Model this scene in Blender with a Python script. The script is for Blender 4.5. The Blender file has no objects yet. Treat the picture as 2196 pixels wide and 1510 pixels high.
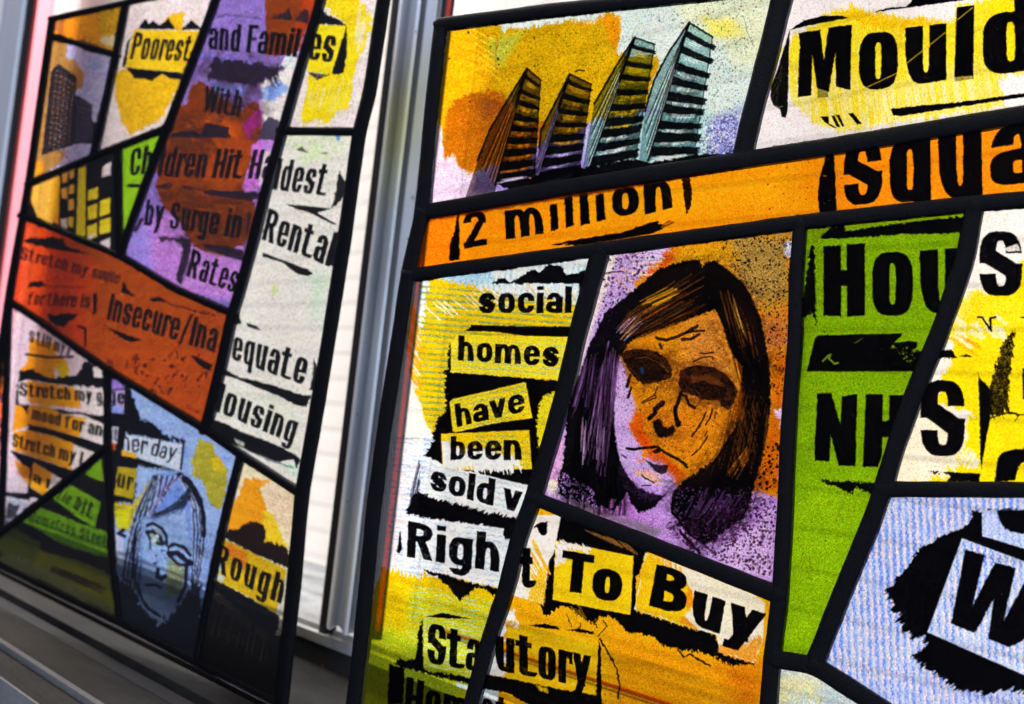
import bpy, math, random
import numpy as np
from mathutils import Vector, Matrix

# ---------------------------------------------------------------- camera
FPX, CX, CY = 3050.0, 1098.0, 755.0          # focal length and centre for a 2196 px wide frame
def nrm(v):
    v = np.array(v, float); return v / np.linalg.norm(v)
WX = nrm((2148, 55, -3050))                   # along the window wall, in (right, down, forward)
WZ = np.array((.11, -1, 0.0)); WZ[2] = -(WZ[0]*WX[0] + WZ[1]*WX[1]) / WX[2]; WZ = nrm(WZ)
WY = np.cross(WZ, WX)                         # out of the window
R = np.stack([WX, WY, WZ])                    # camera axes -> world
CAM = np.array((0.0, 0.0, 1.20))
def ray(x, y):
    return R @ np.array(((x - CX) / FPX, (y - CY) / FPX, 1.0))
def on_plane(x, y, p, n):
    d = ray(x, y); t = np.dot(p - CAM, n) / np.dot(d, n)
    return CAM + d * t
def hit_y(x, y, Y): return on_plane(x, y, np.array((0, Y, 0.)), np.array((0, 1., 0)))
def hit_z(x, y, Z): return on_plane(x, y, np.array((0, 0, Z)), np.array((0, 0, 1.)))

scene = bpy.context.scene
COL = scene.collection
cd = bpy.data.cameras.new('camera'); cam = bpy.data.objects.new('camera', cd); COL.objects.link(cam)
cd.sensor_width = 36; cd.lens = FPX / 2196 * 36; cd.clip_start = .02; cd.clip_end = 100
m = Matrix.Identity(4)
e1, e2, e3 = R @ np.array((1., 0, 0)), R @ np.array((0, -1., 0)), R @ np.array((0, 0, -1.))
for i in range(3):
    m[i][0], m[i][1], m[i][2], m[i][3] = e1[i], e2[i], e3[i], CAM[i]
cam.matrix_world = m
scene.camera = cam
cd.dof.use_dof = True; cd.dof.focus_distance = .362; cd.dof.aperture_fstop = 25; cd.dof.aperture_blades = 7

# ---------------------------------------------------------------- light: dim room, bright day outside
w = bpy.data.worlds.new('World'); scene.world = w; w.use_nodes = True
bg = w.node_tree.nodes['Background']; bg.inputs[0].default_value = (.62, .68, .95, 1); bg.inputs[1].default_value = .13
YW = hit_y(790, 700, 1.0); YW = float(CAM[1] + ray(790, 700)[1] * .60)      # inner face of the window frame
Y_OUT = YW + 4.2
def area(name, loc, target, sx, sy, power, col):
    l = bpy.data.lights.new(name, 'AREA'); l.shape = 'RECTANGLE'; l.size = sx; l.size_y = sy; l.energy = power; l.color = col
    o = bpy.data.objects.new(name, l); COL.objects.link(o); o.location = loc
    o.rotation_euler = (Vector(target) - Vector(loc)).to_track_quat('-Z', 'Y').to_euler()
    return o
area('daylight', (-12, YW + .6, 8.5), (-12, Y_OUT, 1.2), 28, 5, 3400, (1, .97, .94))
area('ground_bounce', (-12, YW + .5, -1.4), (-12, Y_OUT, .8), 28, 2.5, 880, (1, .96, .92))
area('sky_light', (-1.3, YW + 1.6, 3.4), (-.7, YW, 1.2), 2.4, 1.2, 50, (.93, .96, 1))
area('mullion_fill', (.7, -.9, 1.35), (-.6, YW, 1.25), .7, .7, 36, (.64, .75, 1))  # added unseen fill behind the camera, brightens the white upright
scene.view_settings.view_transform = 'Standard'; scene.view_settings.look = 'None'
scene.view_settings.exposure = 0; scene.view_settings.gamma = 1
scene.cycles.max_bounces = 8; scene.cycles.transparent_max_bounces = 16
scene.cycles.diffuse_bounces = 2; scene.cycles.caustics_reflective = False; scene.cycles.caustics_refractive = False

# ---------------------------------------------------------------- panel planes
class Plane:
    def __init__(s, hvp, vdir, px, depth):
        h = np.array((hvp[0] - CX, hvp[1] - CY, FPX)); v = np.array((vdir[0], -1.0, 0))
        v[2] = -(h[0]*v[0] + h[1]*v[1]) / h[2]
        s.u = R @ -nrm(h); s.v = R @ nrm(v); s.n = np.cross(s.u, s.v)   # n points to the room
        if np.dot(s.n, ray(*px)) > 0: s.n = -s.n
        s.o = CAM + ray(*px) * depth
    def at(s, x, y):
        p = on_plane(x, y, s.o, s.n) - s.o
        return np.array((np.dot(p, s.u), np.dot(p, s.v)))
    def w(s, ab, h=0.0): return s.o + s.u*ab[0] + s.v*ab[1] + s.n*h
PL = Plane((-1800, 300), (.145,), (400, 700), .56)
PR = Plane((-3300, 690), (.12,), (1450, 750), .365)

# ================================================================ painting the glass
X0, Y0, CW, CH = -110, -130, 2480, 1760
rng = np.random.RandomState(7)
NT = rng.rand(512, 512).astype(np.float32)
def vnoise(x, y, seed=0):
    x = x + seed * 37.3; y = y + seed * 17.7
    xi = np.floor(x); yi = np.floor(y); fx = x - xi; fy = y - yi
    fx = fx*fx*(3 - 2*fx); fy = fy*fy*(3 - 2*fy)
    a = xi.astype(np.int64) & 511; b = yi.astype(np.int64) & 511; a1 = (a+1) & 511; b1 = (b+1) & 511
    return (NT[b, a]*(1-fx) + NT[b, a1]*fx)*(1-fy) + (NT[b1, a]*(1-fx) + NT[b1, a1]*fx)*fy
def fb(x, y, sc, seed=0):
    return (vnoise(x/sc, y/sc, seed)*.55 + vnoise(x*2.03/sc, y*2.03/sc, seed+3)*.3 + vnoise(x*4.1/sc, y*4.1/sc, seed+5)*.15)
def streak(x, y, ang, L, wd, seed=0):
    a = math.radians(ang); c, s = math.cos(a), math.sin(a)
    u = x*c + y*s; v = -x*s + y*c
    return vnoise(u/L, v/wd, seed)*.6 + vnoise(u/(L*.6), v*2.3/wd, seed+9)*.4
C = np.zeros((CH, CW, 3), np.float32) + .02
seedc = [0]
def nseed():
    seedc[0] += 1; return seedc[0]
FULL = (X0, X0 + CW, Y0, Y0 + CH); CLIP = FULL
def box(pts, mg):
    p = np.array(pts, float); cx0, cx1, cy0, cy1 = CLIP
    x0 = max(int(p[:, 0].min() - mg), cx0); x1 = min(int(p[:, 0].max() + mg) + 2, cx1)
    y0 = max(int(p[:, 1].min() - mg), cy0); y1 = min(int(p[:, 1].max() + mg) + 2, cy1)
    if x1 <= x0 or y1 <= y0: return None
    Y, X = np.mgrid[y0:y1, x0:x1].astype(np.float32)
    return X, Y, (slice(y0 - Y0, y1 - Y0), slice(x0 - X0, x1 - X0))
def sdf(pts, X, Y):
    p = np.array(pts, np.float32); d = np.full(X.shape, 1e9, np.float32); ins = np.zeros(X.shape, bool)
    n = len(p)
    for i in range(n):
        a = p[i]; b = p[(i+1) % n]; e = b - a; L = float(e[0]**2 + e[1]**2) + 1e-6
        wx = X - a[0]; wy = Y - a[1]
        t = np.clip((wx*e[0] + wy*e[1]) / L, 0, 1)
        d = np.minimum(d, (wx - e[0]*t)**2 + (wy - e[1]*t)**2)
        if a[1] != b[1]:
            c = ((a[1] > Y) != (b[1] > Y)) & (X < (b[0]-a[0])*(Y-a[1])/(b[1]-a[1]) + a[0])
            ins ^= c
    d = np.sqrt(d)
    return np.where(ins, -d, d)
def sdline(pts, X, Y, w0, w1):
    d = np.full(X.shape, 1e9, np.float32); p = np.array(pts, np.float32); n = len(p) - 1
    for i in range(n):
        a = p[i]; b = p[i+1]; e = b - a; L = float(e[0]**2 + e[1]**2) + 1e-6
        t = np.clip(((X-a[0])*e[0] + (Y-a[1])*e[1]) / L, 0, 1)
        s = (i + t) / n
        ww = w0 + (w1-w0)*s if w0 != 'taper' else w1*np.sin(np.pi*np.clip(s, .03, .97))
        d = np.minimum(d, np.hypot(X - a[0] - e[0]*t, Y - a[1] - e[1]*t) - ww/2)
    return d
def blend(sl, mk, col, mode):
    mk = mk[..., None]
    col = np.array(col, np.float32) if not isinstance(col, np.ndarray) else col
    if mode == 'mul': C[sl] = C[sl] * (1 - mk + mk*col)
    else: C[sl] = C[sl]*(1-mk) + col*mk
def tint(X, Y, col, var, seed):
    c = np.array(col, np.float32)
    n = fb(X, Y, 60, seed)*.6 + fb(X, Y, 14, seed+1)*.4 - .5
    return np.clip(c * (1 + var*2.2*n[..., None]), 0, 1)
def poly(pts, col, rough=1.5, rs=7, feather=1.6, op=1.0, spike=None, var=.06, mode='mix', tex=None):
    """paint patch: rough = edge wobble, spike = (angle, length, width) dry-brush edge"""
    sd_ = nseed(); mg = rough*1.5 + feather + 4 + (spike[1] if spike else 0)
    r = box(pts, mg)
    if r is None: return
    X, Y, sl = r; x, y = X, Y
    if rough:
        x = x + (fb(X, Y, rs, sd_) - .5)*2.6*rough; y = y + (fb(X, Y, rs, sd_+11) - .5)*2.6*rough
    if spike:
        k = (streak(X, Y, spike[0], spike[1]*1.6, spike[2], sd_+21) - .5)*2.2*spike[1]
        a = math.radians(spike[0]); x = x + math.cos(a)*k; y = y + math.sin(a)*k
    m_ = np.clip(.5 - sdf(pts, x, y)/feather, 0, 1)*op
    if tex is not None: m_ = m_*tex(X, Y)
    blend(sl, m_, tint(X, Y, col, var, sd_+31) if mode == 'mix' else col, mode)
BLK = (.035, .03, .04)
def blk(pts, rough=2.0, rs=6, op=.99, spike=None, feather=1.5, col=BLK): poly(pts, col, rough, rs, feather, op, spike, .1)
def line(pts, wd=4, col=BLK, w1=None, op=.95, rough=.8, taper=False):
    sd_ = nseed(); r = box(pts, wd + 6)
    if r is None: return
    X, Y, sl = r
    x = X + (fb(X, Y, 6, sd_) - .5)*2.4*rough; y = Y + (fb(X, Y, 6, sd_+4) - .5)*2.4*rough
    d = sdline(pts, x, y, 'taper' if taper else wd, (wd if w1 is None else w1))
    blend(sl, np.clip(.5 - d/1.4, 0, 1)*op, col, 'mix')
def speck(pts, n, r0, r1, col=BLK, op=.9, seed=1, bias=None):
    g = np.random.RandomState(seed); p = np.array(pts, float)
    xs = g.uniform(p[:, 0].min(), p[:, 0].max(), n*2); ys = g.uniform(p[:, 1].min(), p[:, 1].max(), n*2)
    ok = sdf(pts, xs.astype(np.float32)[None], ys.astype(np.float32)[None])[0] < 0
    if bias is not None: ok &= g.rand(len(xs)) < bias(xs, ys)
    for x, y in list(zip(xs[ok], ys[ok]))[:n]:
        r = r0 + (r1 - r0)*g.rand()**3
        x0, x1, y0, y1 = int(x-r-1), int(x+r+2), int(y-r-1), int(y+r+2)
        if x0 < CLIP[0] or y0 < CLIP[2] or x1 >= CLIP[1] or y1 >= CLIP[3]: continue
        Yg, Xg = np.mgrid[y0:y1, x0:x1]
        m_ = (np.clip(r + .5 - np.hypot(Xg - x, (Yg - y)*g.uniform(.8, 1.2)), 0, 1)*op)[..., None]
        sl = (slice(y0-Y0, y1-Y0), slice(x0-X0, x1-X0))
        C[sl] = C[sl]*(1-m_) + np.array(col)*m_
def K(ox, oy, pts, sc=3.775): return [(ox + a/sc, oy + b/sc) for a, b in pts]

# ---- lettering: a heavy grotesque drawn from rings, stems and diagonals
_m = {}
def glyph(ch, w, st, th, xh, p, res=120):
    """mask of one letter, res texels per cap height; style = round width, stem, bar, x-height, squareness"""
    k = (ch, w, st, th, xh, p, res)
    if k in _m: return _m[k]
    cap = ch.isupper() or ch.isdigit(); W = w*(1.1 if cap else 1); h = 1.0 if cap else xh
    if ch in 'mMW': W = w*1.62 if ch != 'W' else w*1.8
    X, Y = np.meshgrid((np.arange(int(res*(W + .7)))/res) - .1, 1.15 - np.arange(int(res*1.6))/res)
    def ell(x0, x1, y0, y1, q=p): return (np.abs((X - (x0+x1)/2)/((x1-x0)/2 + 1e-6))**q + np.abs((Y - (y0+y1)/2)/((y1-y0)/2 + 1e-6))**q) <= 1
    def ring(x0, x1, y0, y1): return ell(x0, x1, y0, y1) & ~ell(x0+st, x1-st, y0+th, y1-th, p + .6)
    def bar(x0, x1, y0, y1): return (X >= x0) & (X <= x1) & (Y >= y0) & (Y <= y1)
    def dia(xa, ya, xb, yb, wd): return (np.abs(X - (xa + (xb-xa)*(Y-ya)/(yb-ya))) <= wd/2) & (Y >= min(ya, yb)) & (Y <= max(ya, yb))
    no = X < -9
    if ch in 'oO0': M = ring(0, W, 0, h)
    elif ch == 'c' or ch == 'C': M = ring(0, W, 0, h) & ~bar(W*.5, W+1, h*.38, h*.60)
    elif ch == 'e': M = ring(0, W, 0, h) & ~bar(W*.5, W+1, h*.33, h*.45) | bar(st*.7, W-st*.6, h*.44, h*.44+th*.75)
    elif ch in 'sS':
        R_ = ring(0, W, 0, h); M = (R_ & (Y > h*.5) & ~bar(W*.5, W+1, h*.4, h*.66)) | (R_ & (Y <= h*.5) & ~bar(-1, W*.5, h*.34, h*.6))
        M = M | (np.abs(Y - (h*.5 - (X - W/2)*h*.42/W)) < th*1.0) & (X > st*.35) & (X < W - st*.35)
        M &= ell(0, W, 0, h)
    elif ch == 'a': M = (ring(0, W, -.4, h) & (Y > h*.5) & ~bar(-1, W*.5, 0, h*.66)) | (bar(W-st, W, 0, h*.8)) | (ring(0, W+st*.3, 0, h*.58) & (X < W))
    elif ch in 'nhr':
        M = bar(0, st, 0, h if ch != 'h' else 1.0) | (ring(0, W, -.6, h) & (Y > 0))
        if ch == 'r': M = bar(0, st, 0, h) | (ring(0, W*1.05, -.2, h) & (Y > h*.62) & (X < W*.80)) | bar(W*.5, W*.8, h-th*1.5, h-th*.05)
    elif ch == 'm': a = (W + st)/2; M = bar(0, st, 0, h) | (ring(0, a, -.6, h) & (Y > 0)) | (ring(a-st, W, -.6, h) & (Y > 0))
    elif ch == 'u': M = bar(W-st, W, 0, h) | (ring(0, W, 0, h+.6) & (Y < h))
    elif ch == 'd': M = ring(0, W, 0, h) | bar(W-st, W, 0, 1.0)
    elif ch == 'b': M = ring(0, W, 0, h) | bar(0, st, 0, 1.0)
    elif ch == 'q': M = ring(0, W, 0, h) | bar(W-st, W, -.24, h)
    elif ch == 'p': M = ring(0, W, 0, h) | bar(0, st, -.24, h)
    elif ch == 'g': M = ring(0, W, 0, h) | bar(W-st, W, -.05, h) | (ring(0, W, -.27, .5) & (Y < .02) & ~bar(-1, st, -.1, .02))
    elif ch == 'l': M = bar(0, st, 0, 1.0)
    elif ch in 'iI': M = bar(0, st*1.05, 0, h if ch == 'i' else 1) | (bar(0, st, .86, 1.0) if ch == 'i' else no)
    elif ch == 't': M = bar(st*.45, st*1.45, th*.6, .97) | bar(0, st*1.45+.09, h-th, h) | (ell(st*.45, st*1.45+.24, 0, .4) & (Y < th) )
    elif ch == 'f': M = bar(st*.45, st*1.45, 0, .85) | bar(0, st*1.45+.1, h-th, h) | (ell(st*.45, st*1.45+.26, .6, 1.0) & (Y > 1-th))
    elif ch == 'v': M = dia(st*.5, h, W*.5, 0, st) | dia(W*1.05-st*.5, h, W*.52, 0, st)
    elif ch == 'y': M = dia(st*.5, h, W*.55, 0, st*1.02) | (dia(W*1.08-st*.5, h, W*.32, -.24, st) ) | bar(W*.05, W*.42, -.25, -.25+th*.9)
    elif ch == 'k': M = bar(0, st, 0, 1) | dia(W-st*.5, h, st, .3, st) | dia(W-st*.4, 0, st*1.3, .5, st)
    elif ch == 'w': M = dia(st*.5, h, W*.33, 0, st) | dia(W*.66, h, W*.36, 0, st) | dia(W*.64, h, W*1.0, 0, st) | dia(W*1.35, h, W*1.02, 0, st)
    elif ch == '/': M = dia(W*.75, 1.05, st*.3, -.1, st*.75)
    elif ch == 'P' or ch == 'R' or ch == 'B':
        M = bar(0, st, 0, 1) | (ring(-.25, W, .46 if ch != 'B' else .48, 1.0) & (X > 0)) | bar(0, W*.5, .46, .46+th) | bar(0, W*.5, 1-th, 1)
        if ch == 'R': M = M | (dia(W-st*.35, 0, W*.55, .52, st*1.05))
        if ch == 'B': M = M | (ring(-.25, W*1.05, 0, .6) & (X > 0)) | bar(0, W*.5, 0, th)
    elif ch == 'H': M = bar(0, st, 0, 1) | bar(W-st, W, 0, 1) | bar(0, W, .44, .44+th*1.1)
    elif ch == 'F': M = bar(0, st, 0, 1) | bar(0, W*.85, 1-th, 1) | bar(0, W*.78, .46, .46+th)
    elif ch == 'T': M = bar(0, W*1.05, 1-th*1.05, 1) | bar(W*.525-st/2, W*.525+st/2, 0, 1)
    elif ch == 'W': M = dia(st*.5, 1, W*.27, 0, st) | dia(W*.5, 1, W*.29, 0, st) | dia(W*.5, 1, W*.71, 0, st) | dia(W-st*.5, 1, W*.73, 0, st)
    elif ch == '2': M = (ring(0, W, .38, 1.0) & (Y > .62) & ~bar(-1, st*1.2, .3, .70)) | dia(W-st*.62, .70, st*.65, th*.8, st*1.08) | bar(0, W, 0, th)
    else: M = ring(0, W, 0, h)
    cols = np.where(M.any(0))[0]; rr = np.where(M.any(1))[0]; up = int(round(1.15*res))
    _m[k] = (M[:, cols[0]:cols[-1]+1].astype(np.float32), up, rr[0], rr[-1]); return _m[k]
def homog(src, dst):
    A = []
    for (x, y), (u, v) in zip(src, dst):
        A.append([x, y, 1, 0, 0, 0, -u*x, -u*y, -u]); A.append([0, 0, 0, x, y, 1, -v*x, -v*y, -v])
    return np.linalg.svd(np.array(A, float))[2][-1].reshape(3, 3)
def stamp(M, src, quad, col, rough, op=.99, worn=.0):
    Hm = homog(quad, src); q = np.array(quad, float)
    Hi = np.linalg.inv(Hm); cs = [(0, 0), (M.shape[1], 0), (M.shape[1], M.shape[0]), (0, M.shape[0])]
    cc = [(lambda z: z[:2]/z[2])(Hi @ np.array((a, b, 1))) for a, b in cs]
    r = box(cc, 5)
    if r is None: return
    X, Y, sl = r; sd_ = nseed()
    x = X + (fb(X, Y, 8, sd_) - .5)*2.6*rough; y = Y + (fb(X, Y, 8, sd_+4) - .5)*2.6*rough
    d = Hm[2, 0]*x + Hm[2, 1]*y + Hm[2, 2]
    u = (Hm[0, 0]*x + Hm[0, 1]*y + Hm[0, 2])/d; v = (Hm[1, 0]*x + Hm[1, 1]*y + Hm[1, 2])/d
    def smp(u, v):
        a = np.round(u).astype(int); b = np.round(v).astype(int)
        ok = (a >= 0) & (b >= 0) & (a < M.shape[1]) & (b < M.shape[0])
        return np.where(ok, M[np.clip(b, 0, M.shape[0]-1), np.clip(a, 0, M.shape[1]-1)], 0)
    du = abs(Hm[0, 0]/d)*.33; dv = abs(Hm[1, 1]/d)*.33
    m_ = sum(smp(u + i*du, v + j*dv) for i in (-1, 0, 1) for j in (-1, 0, 1))/9
    if worn: m_ = m_*np.clip(1 - worn*np.clip((fb(X, Y, 9, sd_+8) - .62)*8, 0, 1), 0, 1)
    blend(sl, m_*op, col, 'mix')
BOLD = (.61, .235, .175, .765, 2.4)         # plain bold grotesque
COND = (.41, .178, .118, .81, 3.2)         # condensed
HB = (.61, .262, .19, .765, 2.5)
HVY = (.44, .195, .13, .83, 3.2)
FAT = (.46, .195, .15, .82, 3.0)           # very heavy condensed
def word(txt, quad, style=COND, gap=.06, col=BLK, rough=.8, space=.22, worn=.15, op=.98):
    """quad = TL, TR, BR, BL: cap height above baseline, first to last letter"""
    res = 100; parts = []; x = 0
    for ch in txt:
        if ch == ' ': x += int(space*res); continue
        M, up, a, b = glyph(ch, *style, res=res); x -= int(.04*res) if ch in 'tf' and x else 0; parts.append((x, M)); x += M.shape[1] + int(gap*res) - (int(.05*res) if ch in 'trf' else 0)
    W = max(a_ + m_.shape[1] for a_, m_ in parts); H = parts[0][1].shape[0]; Z = np.zeros((H, W), np.float32)
    for px, M in parts: Z[:, px:px+M.shape[1]] = np.maximum(Z[:, px:px+M.shape[1]], M)
    stamp(Z, [(0, up-res), (W, up-res), (W, up), (0, up)], quad, col, rough, op, worn)
def letter(ch, quad, style=FAT, col=BLK, rough=1.0, worn=.03):
    """quad bounds the ink of the letter itself"""
    M, up, a, b = glyph(ch, *style, res=170); Z = M[a:b+1]; H, W = Z.shape
    stamp(Z, [(0, 0), (W, 0), (W, H), (0, H)], quad, col, rough, .99, worn)

A8 = lambda p: K(1180, 500, p); A9 = lambda p: K(1180, 860, p)
B1 = lambda p: K(860, 0, p); B2 = lambda p: K(1200, 0, p); D3 = lambda p: K(1636, 0, p)
E4 = lambda p: K(860, 330, p); E5 = lambda p: K(1250, 330, p); E6 = lambda p: K(1636, 330, p)
F7 = lambda p: K(780, 700, p); G5 = lambda p: K(760, 1110, p, 2.2625); H4 = lambda p: K(1180, 1110, p)
K7 = lambda p: K(1636, 700, p); M3 = lambda p: K(1636, 1110, p)
a1 = lambda p: K(0, 0, p); b1 = lambda p: K(0, 380, p); c1 = lambda p: K(0, 740, p); d1 = lambda p: K(0, 1110, p)
e1_ = lambda p: K(400, 0, p); f1 = lambda p: K(400, 380, p); g1 = lambda p: K(400, 740, p); h1 = lambda p: K(400, 1110, p)

#PANES
NODE = dict(
 A=(945, 52), T=(1682, -30), TR=(2335, -118), Q=(1590, 340), QR=(2335, 222), L1=(905, 455), OR=(2335, 425),
 N4=(2090, 440), N3=(1715, 480), N2=(1287, 537), L2=(874, 592), BL=(748, 1605))
V2 = [(1287, 537), (1240, 705), (1207, 850), (1174, 965), (1143, 1068), (1112, 1150), (1085, 1262), (1050, 1365), (1018, 1480), (985, 1605)]
V3 = [(1715, 480), (1706, 600), (1705, 727), (1694, 850), (1688, 960), (1683, 1095), (1672, 1275), (1655, 1412), (1640, 1605)]
V4 = [(2090, 440), (2068, 560), (2012, 720), (1960, 845), (1922, 950), (1893, 1048), (1868, 1120), (1808, 1265), (1745, 1425)]
RB = [(945, 52), (924, 250), (905, 455), (874, 592), (853, 740), (823, 930), (801, 1100), (778, 1340), (748, 1605)]
PANES = {}
_cur = None
def begin(name, pts, col, var=.05):
    global _cur, CLIP, _sd
    PANES[name] = pts; r = box(pts, 4); X, Y, sl = r
    _sd = (X, Y, sdf(pts, X, Y)); _cur = (sl, C[sl].copy(), np.clip(.5 - _sd[2], 0, 1)[..., None])
    C[sl] = tint(X, Y, col, var, nseed()); CLIP = (sl[1].start + X0, sl[1].stop + X0, sl[0].start + Y0, sl[0].stop + Y0)
def end():
    global CLIP
    CLIP = FULL
    sl, old, mk = _cur; X, Y, d = _sd; ed = 15 if X.mean() > 800 else 8.5
    e = np.clip((ed + (fb(X, Y, 26, 77) - .5)*7 + (fb(X, Y, 6, 78) - .5)*6 + d)/2.2, 0, 1)[..., None]*.93; C[sl] = C[sl]*(1-e) + np.array(BLK)*e
    C[sl] = old*(1-mk) + C[sl]*mk
def stripes(pts, ang, per, duty, col, op=.6, brk=None, feather=10, wob=2, dens=None):
    """printed tone: parallel lines, optionally broken into dashes of length brk"""
    r = box(pts, feather); X, Y, sl = r; sd_ = nseed()
    a = math.radians(ang); x = X + (fb(X, Y, 30, sd_) - .5)*wob*2; y = Y + (fb(X, Y, 30, sd_+2) - .5)*wob*2
    u = x*math.cos(a) + y*math.sin(a); v = -x*math.sin(a) + y*math.cos(a)
    s = np.abs(((v/per) % 1) - .5)*2; mk = np.clip((s - (1-duty))/.25 + .5, 0, 1)
    if brk:
        s2 = np.abs((((u + (np.floor(v/per) % 2)*brk*.5)/brk) % 1) - .5)*2; mk = mk*np.clip((s2 - .4)/.25 + .5, 0, 1)
    mk = mk*np.clip(-sdf(pts, X, Y)/feather, 0, 1)*op*np.clip(fb(X, Y, 22, sd_+5)*2.2 - .35, 0, 1)
    blend(sl, mk, col, 'mix')
def hatch(p0, p1, q0, q1, n, col, wd=2.0, op=.8, jit=.12, seed=1, rough=.8, taper=True):
    """n strokes between line p0-q0 and line p1-q1"""
    g = np.random.RandomState(seed)
    for i in range(n):
        t = (i + g.uniform(-jit, jit)*n*.3)/max(1, n-1); t2 = t + g.uniform(-jit, jit)*.5
        s0, s1 = g.uniform(0, .35), g.uniform(.6, 1)
        a = np.array(p0)*(1-t) + np.array(q0)*t; b = np.array(p1)*(1-t2) + np.array(q1)*t2
        m_ = (a+b)/2 + g.uniform(-4, 4, 2); P = a*(1-s0) + b*s0; Q = a*(1-s1) + b*s1
        line([tuple(P), tuple((P+Q)/2*.7 + m_*.3), tuple(Q)], wd*g.uniform(.5, 1.3), col, op=op*g.uniform(.5, 1), rough=rough)

# ---- towers
begin('towers', [NODE['A'], NODE['T'], NODE['Q'], (1200, 405), NODE['L1'], (924, 250)], (.78, .87, .85), .06)
poly(B2([(900, 0), (1700, -80), (1700, 500), (1450, 600), (1300, 350), (1000, 200)]), (.84, .87, .64), 10, 30, 40, .6)
poly(B2([(1150, 150), (1400, 150), (1480, 260), (1390, 310), (1250, 300)]), (.93, .87, .3), 8, 12, 20, .8)
poly(B2([(1080, 1280), (1150, 1100), (1200, 980), (1330, 920), (1480, 860), (1460, 1300)]), (.56, .57, .86), 8, 16, 30, .95)
poly(B1([(380, 300), (150, 1760), (700, 1700), (620, 1520), (620, 1200), (430, 1200), (340, 900)]), (.84, .74, .88), 6, 18, 12, .95)
poly(B1([(340, 900), (240, 1430), (215, 1440), (200, 1300), (270, 900)]), (.95, .91, .82), 3, 10, 8)
hatch(B1([(330, 950)])[0], B1([(300, 1450)])[0], B1([(620, 1250)])[0], B1([(560, 1480)])[0], 16, (.95, .85, .9), 3, .5, seed=3)
poly(B1([(1900, 850), (1550, 950), (1150, 1150), (1000, 1500), (2110, 1500), (2110, 900)]), (.62, .55, .85), 5, 15, 12)
poly(B1([(1000, 1230), (1150, 1060), (1460, 1020), (1500, 1400), (900, 1560), (560, 1560), (640, 1330)]), (.55, .46, .80), 5, 10, 12, .9)
poly(B1([(1560, 960), (1500, 1150), (1520, 1400), (2500, 1400), (2500, 900), (1900, 900)]), (.66, .82, .84), 5, 15, 25)
poly(B1([(380, 240), (700, 185), (800, 205), (830, 250), (900, 228), (1000, 240), (1100, 210), (1200, 188), (1400, 160), (1520, 205), (1600, 150), (1680, 110), (1770, 140), (1775, 300), (1740, 425), (1850, 445), (2080, 460), (2095, 520), (2020, 700), (1990, 860), (1850, 950), (1560, 965), (1400, 1100), (1100, 1180), (1030, 1340), (860, 1375), (740, 1330), (570, 1400), (480, 1360), (420, 1240), (350, 1290), (330, 1050), (300, 940), (320, 700)]),
     (.75, .59, .015), 4, 9, 1.6, 1, (95, 9, 3.2), .13)
poly(B1([(1680, 115), (1770, 140), (1775, 300), (1740, 425), (1690, 330), (1640, 180), (1400, 175), (1500, 215), (1600, 150)]), (.86, .52, .03), 5, 10, 10, .8)
poly(B1([(390, 250), (520, 240), (760, 560), (640, 740), (480, 830), (330, 1020), (300, 900), (320, 700)]), (.90, .66, .02), 6, 16, 22, .95, None, .12)
poly(B1([(700, 330), (800, 300), (1000, 250), (880, 420), (830, 520), (760, 560)]), (.66, .72, .25), 5, 12, 16, .8)
poly(B1([(345, 1290), (350, 1000), (400, 860), (480, 790), (600, 750), (700, 730), (820, 760), (900, 860), (950, 1000), (1200, 1000), (1100, 1180), (1030, 1340), (860, 1370), (740, 1330), (570, 1400), (480, 1360), (420, 1240)]), (.68, .37, .025), 5, 10, 7, .97, (70, 6, 4), .16)
poly(B1([(640, 800), (830, 780), (850, 900), (700, 1000), (620, 950)]), (.52, .27, .09), 8, 16, 26, .75)
for i in range(6):
    line(B1([(400 + 60*i, 300 + 90*i), (560 + 50*i, 330 + 100*i), (660 + 30*i, 420 + 70*i), (640 + 15*i, 600 + 40*i)]), 3, (.80, .48, .03), op=.5, rough=2)
    line(B1([(560 + 20*i, 230 + 60*i), (740 + 12*i, 320 + 66*i)]), 4, (.97, .80, .15), op=.5, rough=1)
line(B1([(690, 290), (760, 270), (785, 330), (760, 450), (770, 560)]), 4, (.72, .42, .05), op=.6, rough=2)
speck(B1([(600, 250), (2000, 150), (1900, 900), (900, 800)]), 700, .5, 1.8, (.25, .3, .08), .6, 4)
speck(B2([(500, 60), (1650, -50), (1400, 1200), (1100, 1200), (1250, 300), (800, 200)]), 1500, .5, 1.9, (.15, .25, .28), .65, 5)
speck(B2([(1110, 1250), (1180, 1000), (1450, 900), (1400, 1250)]), 260, 1.5, 3.6, (.22, .24, .5), .55, 6)
speck(B2([(1110, 1250), (1180, 1000), (1450, 900), (1400, 1250)]), 260, .8, 2.0, (.93, .95, .99), .8, 8)
for (x, y) in ((540, 270), (1080, 295), (725, 372), (780, 482), (790, 515), (392, 487), (547, 815), (1090, 540)):
    q = B1([(x, y)])[0]; speck([(q[0]-3, q[1]-3), (q[0]+3, q[1]-3), (q[0]+3, q[1]+3), (q[0]-3, q[1]+3)], 1, 2, 3, (.05, .15, .1), .9, x)
line(B2([(130, 580), (160, 565), (200, 575)]), 3); line(B2([(1490, 130), (1520, 260), (1570, 370)]), 1.2, op=.6); line(B2([(1640, 90), (1530, 190)]), 1, op=.3)
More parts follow.
